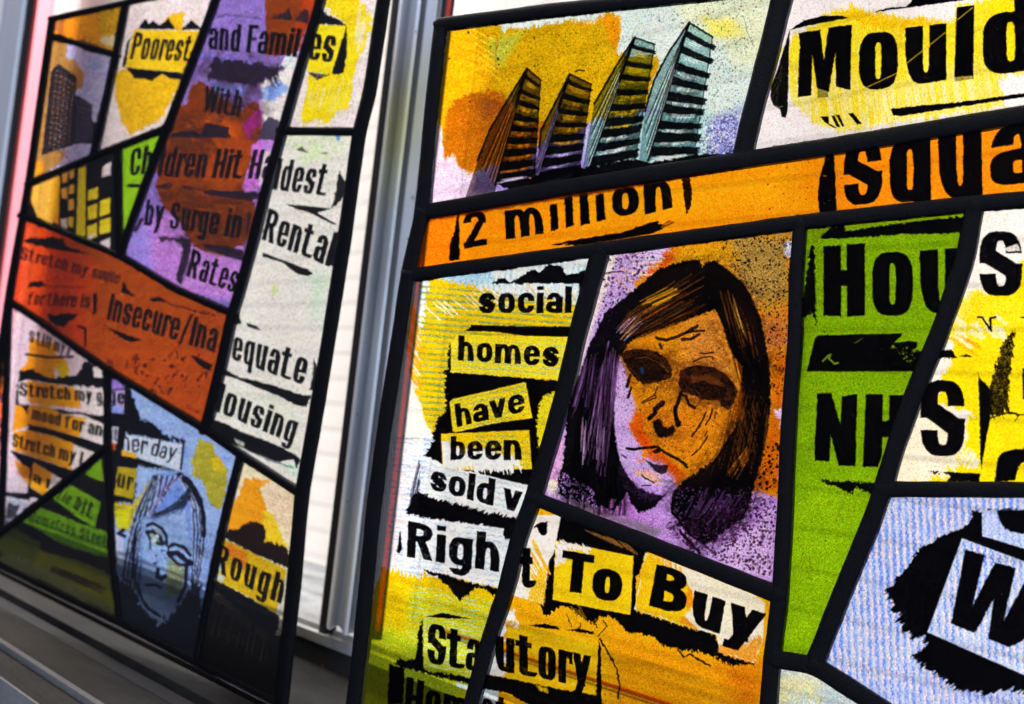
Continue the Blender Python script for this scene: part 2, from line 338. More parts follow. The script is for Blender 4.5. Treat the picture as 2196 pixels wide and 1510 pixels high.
def tower(TL, TR, BR, BL, side, n, seed, wave=0, dk=.50, lit=None):
    g = np.random.RandomState(seed); TL, TR, BR, BL = map(np.array, (TL, TR, BR, BL))
    r = box([TL, TR, BR, BL], 4); X, Y, sl = r
    blend(sl, np.clip(.5 - sdf([TL, TR, BR, BL], X, Y), 0, 1)*(.75 + .25*fb(X, Y, 8, seed)), dk, 'mul')
    r = box(side, 4); X, Y, sl = r
    blend(sl, np.clip(.5 - sdf(side, X, Y), 0, 1)*.8, [c_*.85 for c_ in dk], 'mul')
    ts = np.linspace(.035, 1, n)**.93 + g.uniform(-.012, .012, n)
    for i, t in enumerate(ts):
        h = (.38 + .44*t)/n*g.uniform(.85, 1.2)
        a = TL + (BL-TL)*t; b = TR + (BR-TR)*(t + .01*g.rand()); a2 = TL + (BL-TL)*min(1, t+h); b2 = TR + (BR-TR)*min(1, t+h*.95)
        mid = (a+b)/2 + (BL-TL)/np.linalg.norm(BL-TL)*(1 + 3*t); mid2 = (a2+b2)/2 + (BL-TL)/np.linalg.norm(BL-TL)*(1.5 + 4*t)
        ext = (TR-TL)/np.linalg.norm(TR-TL)*wave*(1 + g.rand())
        blk([a, mid - (b-a)*.1, b + ext, b2 + ext*.8, mid2, a2], 1.6, 5, .93, (18, 3, 2), col=(.05, .055, .06))
        for j in range(3 + int(4*t)):
            f = h + (1.0/n - h)*(j+.6)/(4 + int(4*t)); s0, s1 = g.uniform(.08, .3), g.uniform(.6, .92)
            u0 = TL + (BL-TL)*min(1, t+f); u1 = TR + (BR-TR)*min(1, t+f)
            bow = (BL-TL)/np.linalg.norm(BL-TL)*(1 + 3*t)
            c = lit(t, u0) if lit else (.95, .9, .6)
            line([u0*(1-s0)+u1*s0 + bow*.4, (u0+u1)/2 + bow, u0*(1-s1)+u1*s1 + bow*.4], 1.5 + .9*t, c, op=.75, rough=.5)
    line([TL, BL], 4.5, op=.9); line([TL, TR], 4, op=.9); line([TR, (TR+BR)/2, BR], 2.6, op=.8, rough=1.5)
    line(side[:len(side)//2 + 1], 4.5, rough=1.2)
    sb = np.array(side[len(side)//2]); 
    for k in (.25, .45, .7, .85):
        line([TL*.97 + np.array(side[1])*.03, sb*(1-k) + BL*k], 2.2, op=.85)
        line([TL + (sb*(1-k-.08) + BL*(k+.08) - TL)*.35, sb*(1-k-.08) + BL*(k+.08)], 1.6, lit(.9, BL) if lit else (.9, .9, .9), op=.55)
y_ = lambda t, p: (.88, .66, .05) if t < .45 else ((.80, .45, .05) if t < .93 else (.7, .62, .9))
y2 = lambda t, p: (.85, .62, .05) if t < .58 else (.74, .68, .95)
y3 = lambda t, p: (.88, .72, .08) if t < .62 else (.90, .97, .97)
y4 = lambda t, p: (.90, .97, .97)
tower(*B2([(1050, 185), (1240, 300), (1085, 1260), (715, 1300)]), B2([(1050, 180), (880, 430), (770, 640), (690, 900), (640, 1320), (730, 1320)]), 10, 4, 6, (.60, .74, .76), y4)
tower(*B2([(610, 305), (770, 360), (610, 1290), (235, 1380)]), B2([(610, 300), (460, 530), (340, 740), (280, 840), (180, 1400), (250, 1390)]), 10, 3, 3, (.52, .64, .64), y3)
tower(*B1([(1365, 600), (1540, 685), (1440, 1400), (1090, 1490)]), B1([(1365, 600), (1240, 850), (1130, 1060), (1120, 1200), (1040, 1500), (1090, 1490)]), 9, 2, 2, (.40, .38, .42), y2)
tower(*B1([(1020, 555), (1130, 650), (1080, 1430), (760, 1500)]), B1([(1020, 555), (880, 780), (720, 1050), (620, 1300), (505, 1650), (735, 1650)]), 10, 1, 2, (.42, .38, .36), y_)
for q_ in (B1([(1000, 700), (1120, 720), (1090, 1200), (1050, 1420), (780, 1480), (900, 1000)]), B1([(1320, 760), (1530, 800), (1430, 1400), (1100, 1470), (1180, 1100)]), B2([(520, 560), (740, 640), (620, 1300), (250, 1380), (400, 900)]), B2([(950, 480), (1190, 560), (1090, 1270), (720, 1300), (860, 800)])):
    r_ = box(q_, 4); X, Y, sl = r_; k_ = np.clip(fb(X, Y, 9, 61)*3.2 - 1.1, 0, 1)*np.clip(-sdf(q_, X, Y)/10, 0, 1)
    blend(sl, k_*.6, (.28, .30, .32), 'mul')
    r_ = box(q_, 4); k_ = np.clip(streak(X, Y, -62, 30, 2.4, 62)*2.4 - .8, 0, 1)*np.clip(-sdf(q_, X, Y)/10, 0, 1); blend(sl, k_*.5, (.3, .3, .3), 'mul')
blk(B1([(740, 1475), (1000, 1440), (1100, 1425), (1250, 1370), (1570, 1345), (1570, 1500), (1000, 1600)]), 4, 8, .95, (20, 10, 3))
blk(B2([(100, 1420), (330, 1330), (560, 1290), (720, 1310), (1100, 1255), (1400, 1235), (1400, 1400), (100, 1520)]), 4, 8, .96, (15, 10, 3))
hatch(*B1([(760, 1490), (1000, 1440), (800, 1455), (1050, 1425)]), 8, (.82, .78, .95), 2, .8, seed=9)
end()

# ---- Mould
begin('mould', [NODE['T'], NODE['TR'], NODE['QR'], NODE['Q']], (.95, .905, .925), .03)
stripes([(1600, -120), (2330, -130), (2330, 240), (1600, 330)], 94, 11, .5, (.90, .82, .85), .35)
yc = (.93, .80, .06)
poly(D3([(270, 280), (430, 200), (530, 100), (640, 80), (740, 62), (880, 105), (1050, 135), (1200, 165), (1400, 160), (1550, 170), (1560, 50), (1720, 10), (2000, -40), (2600, -140), (2600, 560), (2110, 590), (1990, 600), (1900, 640), (1950, 760), (1950, 860), (1500, 930), (1000, 1010), (640, 1070), (430, 1020), (330, 900), (215, 800), (215, 320)]),
     (.93, .81, .14), 3, 9, 1.6, 1, (84, 15, 3), .08, tex=lambda X, Y: np.clip(1.25 - .9*np.clip(streak(X, Y, 82, 60, 4, 77)*1.5 - .55 + np.clip((Y-130)/160, -.5, .35), 0, 1), .45, 1))
poly(D3([(540, 110), (740, 64), (880, 105), (1050, 135), (1400, 160), (1500, 200), (1000, 240), (700, 160)]), (.90, .68, .02), 4, 10, 6, .75, (86, 12, 3))
poly(D3([(1800, 0), (2600, -140), (2600, 560), (2000, 590), (1950, 300)]), (.92, .80, .04), 4, 12, 20, .8)
poly(D3([(150, 370), (165, 380), (100, 560), (70, 700), (48, 690), (90, 540)]), (.90, .78, .08), 1, 6)
blk(D3([(220, 242), (330, 165), (480, 130), (640, 125), (690, 145), (450, 190)]), 1.5, 7)
poly(D3([(217, 240), (200, 900), (185, 955), (150, 945), (140, 885), (85, 850), (60, 790), (65, 700), (120, 560)]), (.04, .04, .03), 1, 6, 2, .97)
hatch(*D3([(120, 600), (75, 830), (170, 420), (110, 860)]), 5, (.35, .33, .2), 1.4, .5, seed=12)
line(D3([(75, 845), (130, 870), (160, 860)]), 2, (.6, .6, .6), op=.6)
blk(D3([(900, 100), (1000, 65), (1160, 55), (1230, -20), (1700, -60), (1700, -10), (1300, 45)]), 1.5, 7)
poly(D3([(1562, 70), (1715, 40), (1705, 640), (1550, 660)]), (.45, .42, .18), 1, 6, 2, .8)
blk(D3([(288, 268), (465, 240), (492, 482), (532, 222), (720, 200), (708, 730), (590, 700), (588, 430), (532, 750), (440, 715), (400, 452), (392, 770), (285, 790), (290, 500), (300, 380)]), 1.2, 5)
poly(D3([(440, 715), (532, 750), (530, 785), (442, 792)]), (.5, .48, .2), 1, 5)
for ch, q in (('o', [(778, 275), (1095, 250), (1095, 715), (775, 735)]),
              ('u', [(1152, 228), (1488, 188), (1488, 650), (1152, 700)]), ('l', [(1572, 62), (1712, 42), (1705, 615), (1552, 625)]),
              ('d', [(1782, 10), (2210, -20), (2240, 560), (1775, 625)])):
    letter(ch, D3(q))
for q in ([(150+655, 725), (1080, 595)], [(1150, 525), (1475, 265)], [(1575, 160), (1700, 60)]): line(D3(q), 1.8, (.75, .62, .1), op=.9, rough=.3)
blk(D3([(1030, 880), (1600, 825), (2110, 755), (2500, 700), (2500, 750), (2110, 790), (1850, 825), (1500, 880), (1120, 943), (1050, 935)]), 1.5, 6, .99)
for q in ([(465, 945), (530, 940), (535, 1000), (600, 1035), (570, 1035), (500, 990)], [(555, 940), (580, 935), (625, 1030), (600, 1030)], [(590, 930), (620, 928), (660, 1020), (640, 1025)], [(690, 920), (730, 915), (800, 1000), (765, 1010)]): blk(D3(q), 1, 4)
end()

# ---- orange strip
begin('orange', [NODE['L1'], (1200, 405), NODE['Q'], NODE['QR'], NODE['OR'], NODE['N4'], NODE['N3'], NODE['N2'], NODE['L2']], (.95, .53, .01), .05)
poly(E4([(100, 500), (430, 480), (430, 900), (100, 950)]), (.90, .42, .01), 5, 14, 30, .85)
poly(E6([(560, -100), (2400, -400), (2400, 300), (560, 470)]), (.92, .49, .04), 5, 20, 20, .8)
for i in range(9):
    g_ = np.random.RandomState(700+i); x, y = g_.uniform(1450, 1760), g_.uniform(345, 450); line([(x, y), (x + g_.uniform(10, 60), y + g_.uniform(-12, 12)), (x + g_.uniform(40, 110), y + g_.uniform(-20, 20))], 1.2, (.70, .36, .01), op=.4, rough=3)
poly([(1200, 420), (1500, 380), (1700, 360), (1740, 440), (1500, 470), (1250, 490)], (.98, .62, .04), 10, 30, 50, .6, None, .1)
for ch, q, st in (('2', [(500, 478), (685, 450), (698, 735), (512, 772)], BOLD), ('m', [(838, 462), (1140, 425), (1158, 645), (850, 695)], BOLD), ('o', [(1703, 280), (1922, 252), (1932, 487), (1712, 515)], BOLD)):
    letter(ch, E4(q), BOLD, worn=.1)
for q in ([(1205, 412), (1265, 400), (1278, 608), (1212, 628)], [(1320, 350), (1388, 330), (1400, 580), (1335, 603)], [(1440, 325), (1510, 310), (1530, 563), (1455, 582)], [(1572, 335), (1642, 318), (1655, 535), (1583, 552)]):
    blk(E4(q), 1.6, 4)
letter('n', E5([(488, 235), (718, 190), (728, 435), (502, 495)]), BOLD, worn=.1)
poly(E5([(800, 190), (860, 180), (885, 290), (875, 420), (838, 490), (822, 380)]), (.13, .07, .03), 2, 5)
blk(E4([(455, 480), (472, 480), (475, 855), (390, 870), (395, 720), (430, 640)]), 2, 5)
blk(E5([(620, 535), (640, 600), (600, 640), (0, 740), (-250, 730), (150, 660), (300, 640)]), 2, 6, .99, (-10, 10, 3))
hatch(*E5([(600, 600), (720, 520), (640, 600), (800, 530)]), 5, (.2, .1, .02), 2, .8, seed=3)
blk(E6([(517, -10), (577, -20), (598, 450), (585, 480), (460, 500), (445, 330), (462, 180)]), 1.5, 6)
for ch, q in (('S', [(652, -75), (965, -120), (975, 392), (655, 432)]), ('q', [(1020, -105), (1360, -150), (1365, 520), (1030, 560)]), ('u', [(1415, -160), (1772, -220), (1782, 335), (1428, 375)]), ('a', [(1832, -210), (2290, -280), (2290, 215), (1840, 275)])):
    letter(ch, E6(q), FAT)
speck(E6([(0, 50), (600, 0), (1000, 0), (1000, 400), (0, 450)]), 60, .6, 2, (.3, .12, .01), .7, 15)
line(E6([(490, 178), (515, 178)]), 1.5, (.9, .45, .05))
poly([(905, 455), (1590, 340), (1590, 362), (1300, 412), (905, 476)], (.25, .08, .03), 2, 8, 5, .8)
end()

# ---- social homes have been sold via Right
begin('social', [NODE['L2'], NODE['N2']] + V2[1:] + [NODE['BL']] + RB[7:3:-1], (.90, .93, .96), .03)
stripes([(880, 540), (1290, 530), (1240, 700), (880, 660)], 92, 12, .5, (.62, .80, .95), .85)
poly([(930, 590), (1050, 560), (1060, 600), (1000, 620), (940, 610)], (.55, .74, .90), 4, 10, 14, .8)
yy = (.86, .72, .02)
poly([(925, 592), (960, 603), (1010, 614), (1070, 626), (1130, 640), (1240, 652), (1230, 900), (1170, 1000), (1140, 1012), (1090, 990), (1050, 985), (1000, 985), (960, 930), (930, 938), (905, 892), (893, 850), (893, 760), (905, 690), (915, 640)], yy, 3, 8, 1.6, 1, (62, 15, 3.2), .06)
poly([(893, 650), (905, 800), (893, 860), (880, 800), (872, 720), (882, 660)], (.93, .62, .03), 2, 8, 2, .9, (58, 22, 3))
stripes([(895, 600), (1240, 640), (1230, 1000), (893, 930)], 5, 13, .42, (.50, .56, .12), .8, None, 12)
stripes([(895, 600), (1240, 640), (1230, 1000), (893, 930)], 5, 13, .34, (.45, .62, .55), .75, 17, 12)
stripes([(1010, 560), (1250, 600), (1240, 680), (1060, 640)], 100, 11, .4, (.78, .88, .97), .9, None, 8)
hatch((885, 640), (935, 690), (1090, 610), (1160, 660), 20, (.94, .95, .98), 3.0, .85, seed=21, rough=1.5)
hatch((875, 690), (905, 740), (868, 860), (900, 900), 14, (.93, .93, .97), 3.0, .9, seed=22)
hatch((1110, 600), (1150, 650), (1235, 620), (1255, 680), 9, (.9, .65, .1), 2.6, .8, seed=23)
poly([(860, 830), (895, 850), (925, 940), (905, 975), (850, 965), (845, 900)], (.94, .92, .88), 4, 12, 8)
poly([(843, 962), (920, 938), (960, 940), (1000, 985), (1150, 1010), (1120, 1300), (830, 1240)], (.84, .89, .97), 3, 10, 4)
stripes([(838, 930), (960, 930), (1140, 1000), (1110, 1270), (820, 1270)], 4, 12, .5, (.50, .66, .93), .8, 60, 8)
stripes([(838, 960), (885, 960), (860, 1240), (815, 1240)], -6, 16, .45, (.95, .80, .78), .8, None, 8)
poly([(822, 1215), (850, 1222), (900, 1235), (960, 1230), (1080, 1260), (1100, 1300), (1020, 1500), (980, 1610), (740, 1610), (790, 1300)], (.83, .70, .02), 4, 9, 1.6, 1, (88, 15, 3), .12)
poly([(880, 1260), (1060, 1290), (1040, 1480), (980, 1500), (860, 1440)], (.80, .79, .12), 5, 14, 20, .7)
stripes([(880, 1240), (1080, 1280), (1010, 1500), (850, 1460)], 8, 11, .5, (.66, .84, .66), .85, 40, 20)
poly([(780, 1330), (860, 1350), (990, 1450), (960, 1610), (740, 1610)], (.62, .68, .10), 5, 14, 30, .85)
# silhouettes, strips and the black ground behind the cut-out words
blk(E4([(730, 1052), (790, 1010), (850, 1012), (890, 1040), (980, 990), (1060, 940), (1120, 955), (1200, 900), (1260, 898), (1310, 925), (1335, 980), (1400, 970), (1480, 950), (1560, 960), (1500, 1200), (1445, 1130), (1438, 1048)]), 3, 5, .98)
blk(E4([(515, 1435), (560, 1410), (570, 1383), (850, 1392), (1500, 1400), (1480, 1490), (1000, 1475), (750, 1440)]), 1.2, 5)
blk(F7([(655, 365), (690, 340), (680, 200), (715, 115), (705, 370), (1000, 392), (1620, 440), (1590, 520), (1480, 555), (1425, 620), (1405, 780), (1430, 1000), (1370, 1330), (1200, 1280), (900, 1180), (640, 1150), (640, 1110), (490, 1045), (560, 920), (580, 800), (610, 740), (655, 690), (665, 560)]), 3, 6, .99, (20, 5, 3))
poly(F7([(705, 370), (705, 130), (760, 70), (1655, 85), (1582, 436)]), (.89, .80, .12), .8, 8); stripes(F7([(705, 140), (1655, 85), (1582, 436), (705, 370)]), 5, 12, .45, (.52, .70, .60), .85, 15, 5, dens=1)
poly(F7([(695, 610), (720, 590), (1000, 525), (1100, 500), (1311, 452), (1365, 742), (1030, 790), (740, 860), (720, 850)]), (.88, .77, .07), 1, 8); stripes(F7([(695, 600), (1311, 452), (1365, 742), (720, 860)]), -12, 12, .42, (.45, .62, .50), .8, 15, 5)
poly(F7([(625, 870), (1340, 840), (1360, 1155), (880, 1165), (640, 1155)]), (.86, .73, .05), 1, 8); stripes(F7([(900, 850), (1340, 840), (1360, 1155), (900, 1165)]), 0, 12, .42, (.45, .60, .45), .7, 15, 5)
poly(F7([(633, 930), (800, 1000), (1000, 1010), (1180, 1030), (1300, 1130), (1100, 1170), (880, 1165), (640, 1155)]), (.88, .93, .98), 3, 6, 1.5, 1, (80, 17, 3))
poly(F7([(525, 1090), (600, 1095), (640, 1150), (860, 1175), (1330, 1285), (1300, 1395), (1260, 1400), (1250, 1560), (1000, 1510), (505, 1370)]), (.90, .94, .98), 1, 8); stripes(F7([(525, 1090), (1330, 1285), (1250, 1540), (505, 1370)]), 14, 12, .4, (.55, .74, .95), .8, 16, 5)
poly(F7([(1435, 605), (1560, 515), (1500, 760), (1420, 985), (1400, 770)]), (.84, .78, .08), 2, 5, 1.5, 1, (10, 5, 3)); stripes(F7([(1435, 605), (1560, 515), (1420, 985)]), 5, 12, .4, (.40, .55, .35), .6, 15, 2)
blk(F7([(340, 1520), (380, 1400), (440, 1330), (500, 1370), (760, 1440), (1010, 1510), (1250, 1545), (1330, 1500), (1300, 1800), (1000, 1620), (600, 1570)]), 3, 5, .99, (-50, 7, 3))
hatch(*F7([(350, 1480), (450, 1080), (420, 1480), (470, 1180)]), 9, (.06, .05, .08), 2.4, .85, seed=31)
poly(G5([(235, -8), (725, 52), (704, 342), (560, 310), (330, 250), (238, 240)]), (.88, .92, .97), 1, 8, op=.9); stripes(G5([(240, 5), (725, 52), (704, 342), (240, 245)]), 6, 12, .42, (.52, .68, .95), .85, 20, 5)
blk(G5([(222, 60), (232, 150), (218, 175), (205, 170)]), 1, 4)
blk(G5([(700, 345), (690, 385), (620, 345), (580, 340), (560, 368), (512, 405), (480, 370), (455, 330), (412, 300), (400, 285), (350, 268), (335, 252), (420, 270), (560, 315)]), 2, 5, .97, (80, 5, 3))
word('social', E4([(632, 1075), (1385, 1072), (1380, 1288), (630, 1292)]), BOLD, .08, worn=.1)
word('homes', F7([(768, 72), (1590, 122), (1578, 330), (762, 275)]), BOLD, .09, worn=.15)
word('have', F7([(735, 630), (1296, 490), (1312, 690), (755, 815)]), BOLD, .06, worn=.15)
word('been', F7([(705, 890), (1282, 865), (1282, 1082), (702, 1080)]), BOLD, .07, worn=.2)
word('sold v', F7([(555, 1115), (1295, 1290), (1270, 1510), (535, 1320)]), BOLD, .07, worn=.15)
word('Righ', G5([(262, 18), (716, 82), (705, 266), (255, 190)]), BOLD, .08)
poly(G5([(333, 490), (700, 560), (600, 765), (335, 725)]), (.80, .82, .20), .8, 8, op=.7); stripes(G5([(333, 490), (640, 560), (600, 765), (335, 725)]), 8, 11, .5, (.72, .88, .72), .85, 40, 4)
blk(G5([(330, 488), (335, 735), (345, 740), (580, 780), (570, 812), (240, 730), (190, 712), (215, 690), (290, 690), (305, 640), (308, 560)]), 2, 5, .98, (80, 5, 2.5))
blk(G5([(350, 480), (430, 462), (560, 490), (450, 490)]), 1, 4)
word('Sta', G5([(358, 508), (622, 566), (612, 752), (352, 706)]), HVY, .055)
blk(G5([(170, 712), (245, 735), (235, 905), (160, 905)]), 2, 6); word('Hom', G5([(255, 772), (560, 852), (548, 1040), (240, 965)]), HVY, .055)
poly(G5([(490, 800), (570, 815), (560, 840), (500, 825)]), (.75, .85, .98), 1, 6, op=.8)
poly([(846, 640), (868, 600), (868, 640), (840, 900), (800, 1250), (770, 1610), (735, 1610), (790, 1200), (830, 800)], (.80, .78, .80), 3, 12, 14, .5)
end()

# ---- the portrait
begin('portrait', [NODE['N2'], NODE['N3']] + V3[1:7] + [(1384, 1163), (1143, 1068)] + V2[3:0:-1], (.72, .60, .88), .09)
poly(A8([(480, 150), (560, 150), (300, 900), (230, 1180), (80, 1560), (20, 1560)]), (.94, .88, .86), 3, 12, 12, .9)
poly(A9([(-20, 400), (110, 300), (110, 700), (-20, 760)]), (.84, .62, .84), 5, 8, 10, .9); poly(A9([(-20, 640), (60, 640), (70, 800), (-20, 760)]), (.93, .90, .80), 3, 8, 8)
poly(A9([(-100, 730), (500, 800), (900, 760), (2000, 760), (2000, 1600), (-100, 800)]), (.66, .50, .80), 4, 18, 30)
poly(A9([(420, 760), (640, 700), (700, 900), (850, 960), (620, 1030), (420, 920)]), (.66, .40, .76), 8, 16, 40, .9)
poly(A9([(60, 740), (200, 700), (420, 900), (900, 1040), (850, 1110), (300, 900)]), (.42, .38, .44), 6, 10, 16, .85)
poly(A9([(1300, 1250), (1800, 900), (1800, 1440), (1500, 1400)]), (.80, .68, .92), 6, 14, 30, .8)
og = A8([(1010, 85), (1200, 60), (1970, -20), (1960, 400), (1900, 1300), (1880, 1400), (1850, 2130)]) + A9([(1830, 775), (1700, 735), (1600, 740), (1000, 690), (1040, 610), (960, 560), (900, 470), (860, 430), (740, 440), (700, 470), (760, 385), (700, 310), (640, 200), (700, 105)]) + A8([(640, 1300), (620, 1180), (610, 1100), (560, 1000), (520, 880), (620, 760), (700, 400), (740, 355), (850, 250)])
poly(og, (.80, .50, .05), 3, 7, 1.6, 1, (40, 13, 3.4), .14)
poly(A8([(1010, 90), (860, 240), (740, 340), (820, 350), (960, 250), (1080, 120)]), (.80, .30, .02), 3, 8, 8, .85, (40, 16, 3))
hatch(*A8([(560, 180), (940, 170), (480, 340), (700, 560)]), 11, (.88, .60, .25), 1.8, .75, seed=41)
hatch(*A8([(700, 120), (1000, 120), (640, 330), (850, 330)]), 12, (.94, .92, .99), 3.2, .8, seed=42)
poly(A8([(1430, 20), (1970, -20), (1960, 520), (1750, 600), (1560, 480), (1420, 180)]), (.60, .48, .24), 8, 24, 46, .92)
poly(A8([(1890, 80), (1970, 60), (1960, 210), (1900, 180)]), (.78, .80, .95), 5, 6, 5, .9)
line(A8([(1780, 20), (1850, 60), (1930, 40)]), 6, (.75, .5, .1), op=.7)
poly(A8([(1000, 120), (1420, 60), (1520, 200), (1400, 260), (1000, 240)]), (.84, .60, .04), 8, 20, 30, .8)
poly(A8([(1700, 700), (1940, 650), (1920, 960), (1760, 960)]), (.66, .36, .22), 8, 20, 36, .75)
poly(A8([(1780, 1000), (1920, 960), (1900, 1500), (1850, 2100), (1600, 2100), (1800, 1400)]), (.72, .34, .02), 6, 18, 28, .9)
poly(A9([(1810, 70), (1890, 60), (1880, 150), (1830, 130)]), (.82, .74, .95), 4, 6, 5); poly(A9([(1850, 160), (1890, 160), (1880, 240), (1860, 230)]), (.80, .68, .85), 3, 5, 6, .8)
poly(A8([(1100, 700), (1340, 640), (1480, 950), (1540, 1300), (1300, 1500), (1000, 1500), (1050, 1000)]), (.80, .50, .20), 8, 22, 50, .8)
poly(A9([(700, 60), (800, 0), (1300, 0), (1450, 100), (1400, 300), (1200, 480), (900, 380), (760, 250)]), (.84, .49, .06), 6, 18, 40, .85)
poly(A9([(690, 100), (640, 205), (710, 330), (760, 375), (800, 340), (760, 200), (740, 80)]), (.80, .32, .02), 4, 8, 9, .9, (35, 12, 3))
poly(A9([(700, 480), (860, 420), (980, 500), (1100, 600), (1040, 680), (1000, 600), (900, 470)]), (.84, .36, .03), 4, 8, 9, .85, (40, 12, 3))
hatch(*A9([(700, 520), (960, 620), (640, 560), (900, 700)]), 10, (.86, .62, .35), 2.6, .8, seed=44)
hatch(*A8([(540, 1180), (700, 1140), (560, 1420), (720, 1330)]), 8, (.86, .55, .2), 2.2, .75, seed=45)
poly(A8([(530, 1060), (600, 1060), (620, 1180), (680, 1330), (700, 1420), (640, 1500), (530, 1560)]), (.76, .64, .90), 3, 8, 5, .85, (40, 8, 3))
# hair
for i_, (q_, o_) in enumerate(((A9([(40, 560), (700, 700), (640, 860), (400, 920), (60, 800)]), .5), (A9([(900, 640), (1760, 560), (1700, 860), (1480, 1120), (1180, 1260), (980, 1050)]), .55), (A8([(900, 200), (1400, 170), (1700, 480), (1840, 1100), (1760, 1100), (1500, 330), (1200, 240)]), .35))):
    poly(q_, (.12, .06, .12), 8, 10, 26, o_, None, .2, 'mix', lambda X, Y: np.clip(fb(X, Y, 6, 40)*2.6 - .6, 0, 1))
hair = A8([(1020, 242), (1100, 222), (1180, 210), (1215, 235), (1230, 275), (1250, 235), (1340, 222), (1400, 262), (1480, 330), (1590, 440), (1650, 560), (1700, 680), (1740, 860), (1775, 1060), (1785, 1250)]) + A9([(1785, 0), (1770, 200), (1725, 430), (1690, 560), (1650, 700), (1620, 830), (1560, 950), (1420, 1040), (1330, 1130), (1240, 1165), (1130, 1100), (1050, 1000), (970, 900), (985, 740), (1080, 650), (1200, 560), (1330, 480), (1420, 350), (1490, 240), (1515, 60)]) + A8([(1545, 1180), (1555, 1080), (1480, 1000), (1430, 880), (1390, 730), (1335, 622), (1200, 665), (1000, 740), (800, 800), (690, 850), (630, 900), (600, 960), (560, 1010), (535, 1120), (520, 1350)]) + A9([(515, 160), (528, 300), (548, 430), (580, 520), (640, 620), (700, 690), (780, 735), (900, 762), (960, 740), (900, 800), (810, 880), (720, 908), (660, 840), (620, 728), (585, 800), (515, 885), (430, 862), (300, 830), (170, 800), (70, 755), (62, 640), (105, 500), (120, 300), (135, 160)]) + A8([(140, 1400), (200, 1240), (255, 1090), (300, 930), (370, 800), (450, 640), (560, 555), (700, 440), (860, 300), (940, 268)])
blk(hair, 2.2, 5, .96, (60, 4, 2.5))
def streaks(p0, p1, q0, q1, n, cols, wd, op, seed):
    for c_i, c in enumerate(cols): hatch(p0, p1, q0, q1, n//len(cols), c, wd, op, .35, seed + 7*c_i, .9)
streaks(*A8([(560, 720), (1250, 300), (700, 860), (1330, 590)]), 46, [(.50, .27, .10), (.72, .38, .04), (.36, .24, .12), (.20, .12, .07)], 3.0, .7, 51)
streaks(*A8([(700, 560), (1000, 420), (760, 620), (1100, 470)]), 9, [(.90, .62, .08)], 2.0, .95, 52)
streaks(*A8([(520, 800), (680, 640), (580, 880), (760, 720)]), 14, [(.66, .58, .85), (.8, .5, .15)], 2.2, .8, 53)
streaks(*A8([(300, 1000), (180, 1500), (540, 900), (500, 1500)]), 54, [(.36, .22, .44), (.52, .36, .62), (.18, .12, .22)], 3.2, .62, 54)
streaks(*(A8([(480, 860)]) + A9([(240, 560)]) + A8([(560, 960)]) + A9([(450, 620)])), 30, [(.66, .48, .78), (.42, .26, .50)], 2.8, .6, 55)
streaks(*A9([(255, 80), (240, 560), (300, 80), (300, 570)]), 9, [(.80, .66, .88)], 2.4, .85, 56)
streaks(*A9([(390, 100), (380, 600), (450, 100), (420, 560)]), 8, [(.74, .58, .84)], 2.2, .8, 57)
streaks(*A8([(1380, 420), (1560, 1050), (1600, 560), (1720, 1100)]), 34, [(.36, .20, .10), (.66, .36, .05), (.22, .13, .07)], 2.6, .65, 58)
streaks(*A8([(1440, 520), (1560, 860), (1480, 520), (1600, 860)]), 8, [(.90, .66, .25)], 2.2, .9, 59)
streaks(*(A8([(1540, 1150)]) + A9([(1330, 640), (1760, 0), (1640, 640)])), 46, [(.34, .20, .05), (.55, .30, .03), (.20, .12, .05)], 2.8, .6, 60)
streaks(*A9([(1600, 350), (1400, 640), (1640, 400), (1500, 660)]), 7, [(.92, .52, .1)], 1.8, .8, 61)
streaks(*A9([(1250, 680), (1080, 1000), (1560, 720), (1350, 1000)]), 26, [(.40, .20, .50), (.28, .16, .34)], 3.0, .6, 62)
speck(A9([(70, 560), (330, 700), (420, 880), (70, 750)]), 240, .8, 2.6, (.68, .52, .86), .8, 63)
speck(A9([(1000, 700), (1620, 700), (1500, 1050), (1200, 1150), (1000, 900)]), 320, .6, 2.0, (.52, .34, .62), .6, 64)
line(A9([(1050, 1050), (1130, 1150), (1210, 1230)]), 6, rough=2); poly(A9([(500, 790), (530, 800), (520, 860), (490, 880), (470, 840)]), (.66, .42, .70), 3, 5, 3, .8)
def grainy(pts, ang, amt, L=50, wd=2.6, feather=6):
    r_ = box(pts, 4); X, Y, sl = r_; k = np.clip(streak(X, Y, ang, L, wd, nseed())*2.2 - .55, 0, 1)
    blend(sl, np.clip(-sdf(pts, X, Y)/feather, 0, 1)*amt*k, (.25, .2, .22), 'mul')
grainy(A8([(560, 1000), (700, 700), (1300, 300), (1400, 600), (900, 800), (620, 900)]), -28, .9)
grainy(A8([(150, 1900), (300, 950), (560, 900), (520, 1500), (640, 2300), (100, 2300)]), 95, .85)
grainy(A8([(1350, 350), (1600, 450), (1780, 1200), (1700, 2000), (1200, 2200), (1520, 1300)]), 75, .9)
grainy(A8([(640, 880), (1350, 650), (1520, 1100), (1480, 1600), (1000, 2060), (700, 1900)]), 20, .16, 14, 9, 40)
